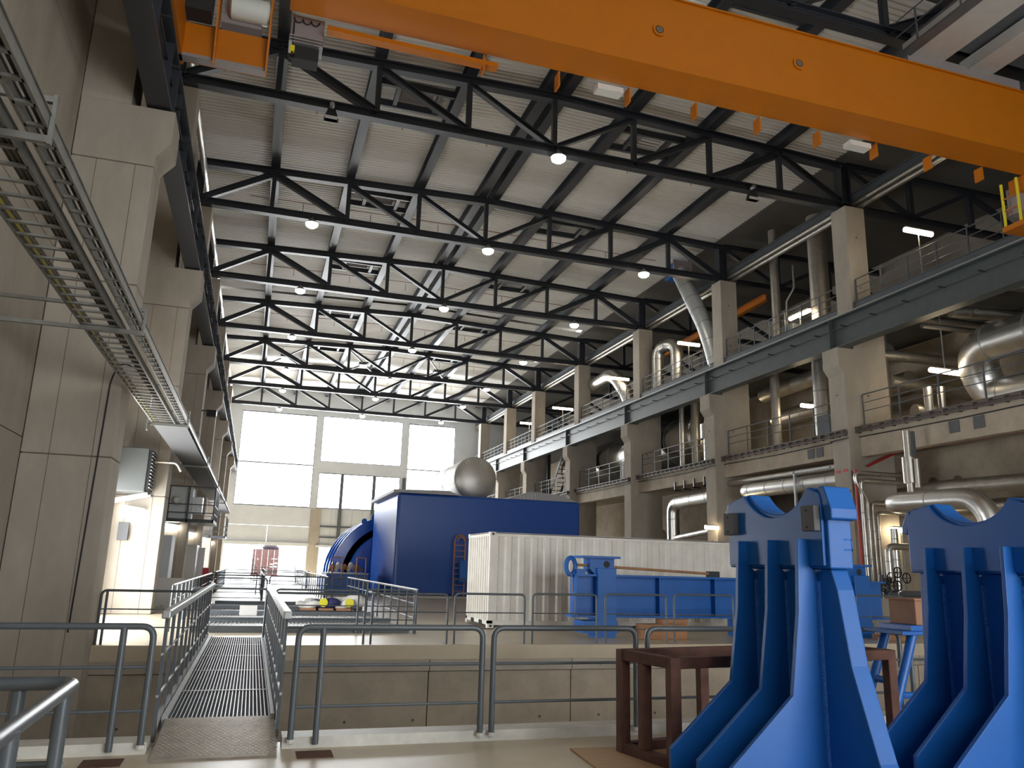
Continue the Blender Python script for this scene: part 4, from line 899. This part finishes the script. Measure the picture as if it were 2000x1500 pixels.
# corner railing in the very foreground
ch = thing('corner_railing', 'grey corner railing cut by the left edge in the foreground', 'railing', (-0.8, 4.5, 0))
obj('top_tube', MB().tube(fillet([(-2.4, 4.5, 1.1), (-0.76, 4.47, 1.1), (-0.73, 1.6, 1.1)], 0.1, 6), 0.032, 12), 'rail', ch, smooth=True)
for (x, y) in ((-1.0, 4.5), (-0.76, 4.25), (-0.74, 3.3), (-0.73, 2.2), (-2.2, 4.5)): obj('post', MB().tube([(x, y, 0), (x, y, 1.1)], 0.032, 12), 'rail', ch, smooth=True)
for z in (0.74, 0.37): obj('mid_rail', MB().tube(fillet([(-2.4, 4.5, z), (-0.76, 4.47, z), (-0.73, 1.6, z)], 0.05, 3), 0.016, 8), 'rail', ch, smooth=True)

# ------------------------------------------------------------------ bridge ramp
rp = thing('bridge_ramp', 'steel bridge ramp with grated deck crossing the pit', 'ramp', (-0.17, 13, 0))
obj('checker_plate', MB().prism([(7.82, 0.0), (9.1, 0.0), (9.1, 0.13), (7.85, 0.012)], 'x', -0.68, 0.37), 'checker', rp)
st_b = MB()
for i in range(26):
    for j in range(20):
        y = 7.92+i*0.046; x = -0.64+j*0.052+(0.026 if i % 2 else 0); z = 0.018+(y-7.85)*0.094
        st_b.box(x-0.009, y-0.004, z, x+0.009, y+0.004, z+0.004)
o = obj('tread_studs', st_b, 'checker', rp); o['kind'] = 'stuff'
obj('deck_frame', MB().box(-0.72, 9.1, -0.15, -0.66, 18.4, 0.15).box(0.33, 9.1, -0.15, 0.37, 18.4, 0.15), 'galv', rp)
obj('deck_sheet', MB().box(-0.66, 9.1, 0.04, 0.33, 18.4, 0.095), 'deckgrey', rp)
for k in range(25):
    x = -0.645+k*0.04; obj('bearing_bar', MB().box(x, 9.1, 0.08, x+0.010, 18.4, 0.125), 'galv', rp)
cb = MB()
for k in range(92): cb.box(-0.66, 9.15+k*0.1, 0.085, 0.33, 9.156+k*0.1, 0.115)
o = obj('cross_bars', cb, 'steel2', rp); o['kind'] = 'stuff'
for k in range(4): obj('deck_seam', MB().box(-0.66, 10.9+k*1.9, 0.12, 0.33, 10.93+k*1.9, 0.13), 'galv', rp)
for (x, s, sd) in ((-0.74, -1, 'left'), (0.39, 1, 'right')):
    t = thing('ramp_handrail', 'dark steel handrail along the %s side of the bridge ramp' % sd, 'railing', (x, 13, 0))
    obj('top_rail', MB().box(x-0.04, 8.5, 1.13, x+0.04, 18.3, 1.21), 'galv', t, bevel=0.012)
    for k in range(13):
        y = 8.62+k*0.75; obj('baluster', MB().box(x-0.014, y, 0.0, x+0.014, y+0.11, 1.13), 'rail', t)
    for z in (0.42, 0.8): obj('mid_rail', MB().tube([(x, 8.55, z), (x, 18.3, z)], 0.014, 6), 'galv', t)
    obj('toe_plate', MB().box(x-0.012, 8.9, 0.02, x+0.012, 18.3, 0.22), 'galv', t)

# ------------------------------------------------------------------ second recess with gratings and its rails
for k in range(5):
    y = 20.8+k*3.1
    t = thing('floor_grating', 'grey steel floor grating beyond the ramp, %s of five' % ORD[k], 'grating', (1.0, y, 0), 'floor gratings')
    obj('plate', MB().box(-1.2, y, 0.0, 3.95, y+3.0, 0.035), 'grating', t)
    b = MB()
    for j in range(48): b.box(-1.15+j*0.107, y+0.05, 0.035, -1.13+j*0.107, y+2.95, 0.055)
    o = obj('bars', b, 'traysteel', t); o['kind'] = 'stuff'
    obj('frame', MB().box(-1.22, y-0.05, 0, 3.97, y, 0.16), 'steel2', t)
G3 = 'hoop railings around the floor gratings'
hoop('grey hoop railing across the walkway just beyond the ramp end', (-1.3, 20.6, 0), (0.42, 20.6, 0), 0, 1.03, (0.66, 0.33), 0.026, grp=G3, foot=False)
hoop('grey hoop railing in front of the tarpaulin bundle, left part', (0.62, 20.6, 0), (2.62, 20.6, 0), 0, 1.03, (0.66, 0.33), 0.026, grp=G3, foot=False)
hoop('grey hoop railing in front of the tarpaulin bundle, right part', (2.8, 20.6, 0), (4.05, 20.6, 0), 0, 1.06, (0.66, 0.33), 0.026, grp=G3, foot=False)
def longrail(x, y0, y1, n, lab):
    t = thing('side_railing', lab, 'railing', (x, y0, 0))
    obj('top_rail', MB().tube([(x, y0, 1.07), (x, y1, 1.07)], 0.03, 8), 'galv', t, smooth=True)
    for z in (0.36, 0.72): obj('mid_rail', MB().tube([(x, y0, z), (x, y1, z)], 0.014, 6), 'rail', t)
    for k in range(n+1):
        y = y0+(y1-y0)*k/n; obj('post', MB().tube([(x, y, 0), (x, y, 1.07)], 0.026, 8), 'rail', t, smooth=True)
longrail(4.12, 20.7, 36.5, 12, 'grey railing running into the distance right of the gratings')
longrail(-1.75, 21.0, 40.0, 14, 'grey railing running into the distance left of the gratings')
longrail(0.55, 37.0, 52.0, 10, 'grey railing in the far walkway, left of a pair')
longrail(3.3, 37.0, 52.0, 10, 'grey railing in the far walkway, right of a pair')
for k, (y, a, b) in enumerate(((31.5, -1.7, 0.6), (36.7, -1.7, 0.5), (36.9, 0.8, 3.2), (36.8, 3.5, 5.0), (44, -2, 0.3), (52.2, 0.7, 3.1), (60, -1.8, 0.6), (60, 0.9, 4.0))):
    hoop('grey hoop railing across the far walkway, row %s' % ['just behind the grating sheet', 'left, third row', 'middle, third row', 'right, third row by the blue step', 'left, fourth row', 'middle, fifth row', 'left, last row', 'right, last row'][k].replace('row ', ''), (a, y, 0), (b, y, 0), 0, 1.05, (0.7, 0.35), 0.028, grp=G3, foot=False)
o = obj('paper_notice', MB().box(-0.23, 25.6, 0.1, 0.27, 25.62, 0.42), 'tarp'); tag(o, 'small pale notice sheet hung on the far walkway edge', 'sheet')
for k, (x, y0, y1, nm) in enumerate(((-1.75, 44.0, 60.0, 'left'), (0.9, 56.0, 70.0, 'middle'), (3.6, 56.0, 70.0, 'right'))):
    longrail(x, y0, y1, 12, 'grey railing far down the hall before the end doors, %s' % nm)
# tarpaulin bundle with yellow discs
bn = thing('tarp_bundle', 'pale canvas bundle with navy wraps lying on a pallet behind the railing', 'bundle', (2.6, 29.2, 0))
def lump(x0, x1, y, r, m, nm):
    P = []; R = []
    for k in range(9):
        f = k/8; P.append((x0+(x1-x0)*f, y+0.08*math.sin(5*f), 0.15+r*0.7+0.05*math.sin(7*f+x0))); R.append(r*(0.3+0.75*math.sin(PI*(0.08+0.84*f))+0.1*math.sin(11*f)))
    return obj(nm, MB().tube(P, R, 12), m, bn, smooth=True)
lump(1.9, 3.5, 29.6, 0.2, 'tarp', 'canvas'); lump(3.0, 4.0, 29.5, 0.26, 'tarp', 'canvas'); lump(2.1, 3.1, 29.35, 0.19, 'navy', 'navy_wrap'); lump(1.6, 2.4, 29.3, 0.14, 'tarp', 'canvas'); lump(2.9, 3.6, 29.3, 0.15, 'tarp', 'canvas')
for x in (2.5, 3.4): obj('yellow_disc', MB().lathe([(0.15, 0), (0.15, 0.05)], (x, 29.12, 0.33), 'y', 18), 'yellow', bn)
for x in (2.0, 2.6, 3.2): obj('pallet_board', MB().box(x-0.25, 29.0, 0.05, x+0.25, 29.9, 0.14), 'wood', bn)
# clutter by the end doors
sb = thing('blue_step', 'blue machine step with orange rails beside the turbine', 'platform', (4.6, 46, 0))
obj('step_block', MB().box(3.9, 45.0, 0, 6.2, 48.5, 1.1), 'blue', sb, bevel=0.03); obj('step_top', MB().box(3.9, 45.0, 1.1, 6.2, 48.5, 1.16), 'plinth', sb)
for x in (4.2, 5.5): obj('handrail', MB().tube(fillet([(x, 45.0, 0.5), (x, 45.0, 2.0), (x+0.5, 45.0, 2.0), (x+0.5, 45.0, 0.5)], 0.1), 0.03, 6), 'orangerail', sb)
hp = thing('parts_heap', 'heap of pale wrapped parts on the blue step', 'heap', (4.8, 47, 1.2))
for k in range(5): 
    x = 4.2+k*0.35; obj('wrapped_part', MB().tube([(x, 46.6, 1.28), (x+0.15, 47, 1.5+0.1*(k % 2)), (x+0.5, 47.2, 1.3)], [0.1, 0.16, 0.08], 8), 'tarp' if k % 2 else 'wood', hp, smooth=True)
# outside the doors: red container with a dark tarpaulin on top
rc = thing('red_container', 'weathered red shipping container standing outside the end doors', 'container', (1.4, 103, 0))
for (x0, x1) in ((-0.05, 0.68), (0.7, 1.42), (1.44, 2.16), (2.18, 2.92)): obj('door_leaf', MB().box(x0, 99.9, 0.15, x1, 100.05, 3.0), 'redbox', rc)
obj('container_body', MB().box(-0.05, 100.05, 0.1, 2.92, 112, 3.05), 'redbox', rc)
for x in (0.25, 1.0, 1.7, 2.4): obj('locking_bar', MB().tube([(x, 99.85, 0.2), (x, 99.85, 2.95)], 0.03, 6), 'plinth', rc)
for (x, z, w, h_) in ((2.0, 0.9, 0.35, 0.7), (2.5, 0.9, 0.3, 0.9), (2.1, 1.9, 0.7, 0.12), (0.5, 1.8, 0.16, 0.22)): obj('white_marking', MB().box(x, 99.885, z, x+w, 99.898, z+h_*0.25).box(x, 99.885, z+h_*0.5, x+w, 99.898, z+h_*0.7), 'plinth', rc)
obj('base_rail', MB().box(-0.1, 99.85, -0.05, 2.97, 100.1, 0.15), 'redbox', rc)
t = thing('dark_tarpaulin', 'crumpled dark tarpaulin on top of the red container', 'tarpaulin', (2.0, 101, 3.05)); obj('tarpaulin_fold', MB().tube([(1.0, 100.4, 3.2), (1.5, 100.5, 3.45), (2.3, 100.6, 3.4), (2.9, 100.5, 3.15)], [0.1, 0.36, 0.34, 0.12], 10), 'darktarp', t, smooth=True); obj('tarpaulin_flap', MB().box(1.1, 99.95, 3.05, 2.8, 101.4, 3.12), 'darktarp', t)
sr = thing('steel_steps', 'grey steel steps in front of the red container', 'stair', (1.2, 95, 0))
for k in range(6): obj('tread', MB().box(0.2, 66+k*0.35, 0.15+k*0.2, 3.4, 66.32+k*0.35, 0.19+k*0.2), 'steel2', sr)
for x in (0.2, 3.36): obj('stringer', MB().beam((x, 65.9, 0.1), (x, 68.2, 1.3), 0.05, 0.25), 'steel2', sr)
obj('side_plate', MB().prism([(65.8, 0), (68.3, 0), (68.3, 1.9), (67.6, 1.9)], 'x', 0.0, 0.05), 'steel', sr)

# ================================================================== FOREGROUND
def stand(lab, X, Y, pads):
    t = thing('bearing_stand', lab, 'stand', (X+0.15, Y+0.65, 0))
    def arc(yc, zc, r, a0, a1, n=14): return [(yc+r*math.cos(a0+(a1-a0)*k/n), zc+r*math.sin(a0+(a1-a0)*k/n)) for k in range(n+1)]
    yc = Y+0.60; r = 0.52; zc = 2.21+r
    ha = math.asin(0.41/r)
    # heavy head plate with the cradle cut
    head = [(Y-0.02, 1.76), (Y+1.36, 1.76), (Y+1.36, 2.28), (Y+1.28, 2.37)]+arc(yc, zc, r, -PI/2+ha, -PI/2-ha)+[(Y+0.02, 2.37), (Y-0.02, 2.3)]
    obj('head_plate', MB().prism(head, 'x', X-0.02, X+0.20), 'blue', t, bevel=0.012)
    r3 = r+0.03; ha3 = math.asin(0.44/r3)
    lip = [(Y+0.02, 1.78), (Y+1.32, 1.78), (Y+1.32, 2.27), (Y+1.26, 2.35)]+arc(yc+0.02, zc, r3, -PI/2+ha3, -PI/2-ha3)+[(Y+0.04, 2.35), (Y+0.02, 2.3)]
    obj('cradle_lip', MB().prism(lip, 'x', X-0.05, X-0.02), 'blue', t, bevel=0.005)
    body = [(Y-0.55, 0.03), (Y+1.36, 0.03), (Y+1.33, 1.2), (Y+1.30, 1.76), (Y+0.04, 1.76), (Y-0.02, 1.6), (Y-0.12, 1.05), (Y-0.34, 0.42)]
    obj('body_plate', MB().prism(body, 'x', X+0.03, X+0.19), 'blue', t, bevel=0.012)
    obj('cap_block', MB().prism([(Y+0.06, 2.40), (Y-0.02, 2.40), (Y-0.09, 2.22), (Y-0.09, 2.14), (Y-0.02, 2.13)], 'x', X-0.04, X+0.21), 'blue', t, bevel=0.012)
    obj('cap_block', MB().prism([(Y+1.28, 2.36), (Y+1.34, 2.34), (Y+1.41, 2.2), (Y+1.41, 2.14), (Y+1.34, 2.12)], 'x', X-0.04, X+0.21), 'blue', t, bevel=0.012)
    for (dy, tp) in ((0.22, 0.0), (0.62, 0.0), (1.05, 0.0)):
        y = Y+dy
        off = (0.14, 0.17, 0.26, 0.84)
        rib = [(X+0.03, 0.03), (X-0.86, 0.03), (X-0.86, 0.28), (X-off[2], 0.80), (X-off[1], 1.42), (X-off[0], 1.99), (X+0.0, 1.99), (X-0.02, 1.76), (X+0.03, 1.72)]
        rb = obj('rib', MB().prism(rib, 'y', y-0.02, y+0.02), 'blue', t, bevel=0.004)
        obj('weld_bead', MB().tube([(X-0.02, y-0.028, 1.96), (X-0.02, y-0.028, 1.80)], 0.022, 6), 'weld', rb)
        obj('weld_bead', MB().tube([(X+0.028, y-0.028, 1.66), (X+0.028, y-0.028, 0.05)], 0.022, 6), 'weld', rb)
    obj('base_plate', MB().box(X-0.92, Y-0.6, 0.0, X+0.5, Y+1.38, 0.035), 'blue', t, bevel=0.006)
    obj('rear_rib', MB().prism([(X+0.22, 0.03), (X+0.48, 0.03), (X+0.34, 1.0), (X+0.22, 1.7)], 'y', Y+0.6, Y+0.64), 'blue', t)
    if pads:
        for dy in (0.10, 1.22):
            gp = obj('grey_pad', MB().box(X-0.11, Y+dy-0.07, 2.05, X-0.05, Y+dy+0.09, 2.25), 'greypad', t, bevel=0.006)
            for z in (2.08, 2.21): obj('bolt_hole', MB().lathe([(0.010, 0), (0.010, -0.005)], (X-0.11, Y+dy+0.02, z), 'x', 8), 'rubber', gp)
        wm = Vector((X+0.12, Y-0.022, 2.0))
        obj('weld_mark', MB().box(wm.x, wm.y, 1.90, wm.x+0.08, wm.y+0.01, 1.915).box(wm.x, wm.y, 1.98, wm.x+0.08, wm.y+0.01, 1.995).box(wm.x+0.068, wm.y, 1.90, wm.x+0.08, wm.y+0.01, 1.99), 'weld', t)
    else:
        obj('edge_hole', MB().lathe([(0.02, 0), (0.02, -0.006)], (X-0.02, Y+1.33, 2.2), 'x', 10), 'rubber', t)
    return t
stand('tall blue ribbed steel stand with cradle top and two grey pads', 4.3, 5.22, True)
stand('tall blue ribbed steel stand with plain cradle top at the right edge', 6.2, 5.0, False)

rf = thing('rusty_frame', 'rust brown open box frame of square steel tube behind the left blue stand', 'frame', (5.1, 7.2, 0))
A_ = Vector((3.70, 6.66, 0)); ux = Vector((2.92, 0.56, 0)); uy = Vector((-0.15, 0.72, 0)); s = 0.1; H = 0.95
Pn = [A_, A_+ux, A_+ux+uy, A_+uy]
for z in (s/2, H-s/2):
    for k in range(4): obj('rail', MB().beam(Pn[k]+Vector((0, 0, z)), Pn[(k+1) % 4]+Vector((0, 0, z)), s, s), 'rust', rf, bevel=0.008)
for p in Pn: obj('post', MB().beam(p+Vector((0, 0, 0.0)), p+Vector((0, 0, H)), s*1.06, s*1.06, (0, 1, 0)), 'rust', rf, bevel=0.008)
obj('post', MB().beam(A_+uy*0.55+Vector((0, 0, 0.1)), A_+uy*0.55+Vector((0, 0, H-0.1)), s, s, (0, 1, 0)), 'rust', rf, bevel=0.008)
for f in (0.34, 0.67):
    obj('post', MB().beam(A_+uy+ux*f+Vector((0, 0, 0.1)), A_+uy+ux*f+Vector((0, 0, H-0.1)), s, s, (0, 1, 0)), 'rust', rf, bevel=0.008)
o = obj('plywood_sheet', MB().box(-0.9, -0.55, 0, 1.0, 0.55, 0.015), 'ply'); o.location = (3.95, 7.0, 0.0); o.rotation_euler.z = -0.08; tag(o, 'bare plywood sheet lying on the floor at the rusty frame', 'sheet')
# blue trestle with a plywood crate on it
tr = thing('blue_trestle', 'blue steel trestle between the two blue stands', 'trestle', (7.4, 7.4, 0))
obj('top_plate', MB().box(6.55, 7.3, 1.09, 8.0, 7.9, 1.13), 'blue', tr, bevel=0.006); obj('head_plate', MB().box(6.72, 7.35, 1.13, 7.9, 7.85, 1.19), 'blue', tr, bevel=0.006)
for y in (7.4, 7.8):
    obj('leg', MB().tube([(6.78, y, 1.09), (6.30 if y > 7.5 else 6.34, y, 0.02)], 0.055, 10), 'blue', tr, smooth=True); obj('leg', MB().tube([(7.75, y, 1.09), (8.2, y, 0.02)], 0.055, 10), 'blue', tr, smooth=True)
obj('cross_tube', MB().tube([(6.56, 7.4, 0.58), (6.56, 7.8, 0.58)], 0.04, 8).tube([(6.5, 7.4, 0.45), (8.02, 7.4, 0.45)], 0.035, 8), 'blue', tr, smooth=True)
t = thing('plywood_crate', 'brown plywood crate standing on the blue trestle', 'crate', (7.4, 7.6, 1.19))
obj('crate_body', MB().box(6.85, 7.4, 1.19, 7.8, 7.8, 1.46), 'cratebrown', t, bevel=0.01); obj('crate_lid', MB().box(6.83, 7.38, 1.46, 7.82, 7.82, 1.48), 'cratebrown', t); obj('bolt_hole', MB().lathe([(0.02, 0), (0.02, -0.006)], (6.98, 7.4, 1.41), 'y', 8), 'rubber', t)
tr.location.x += 0.36; t.location.x += 0.36
# concrete edge block in the pit's near corner, and a trestle on the far floor behind it
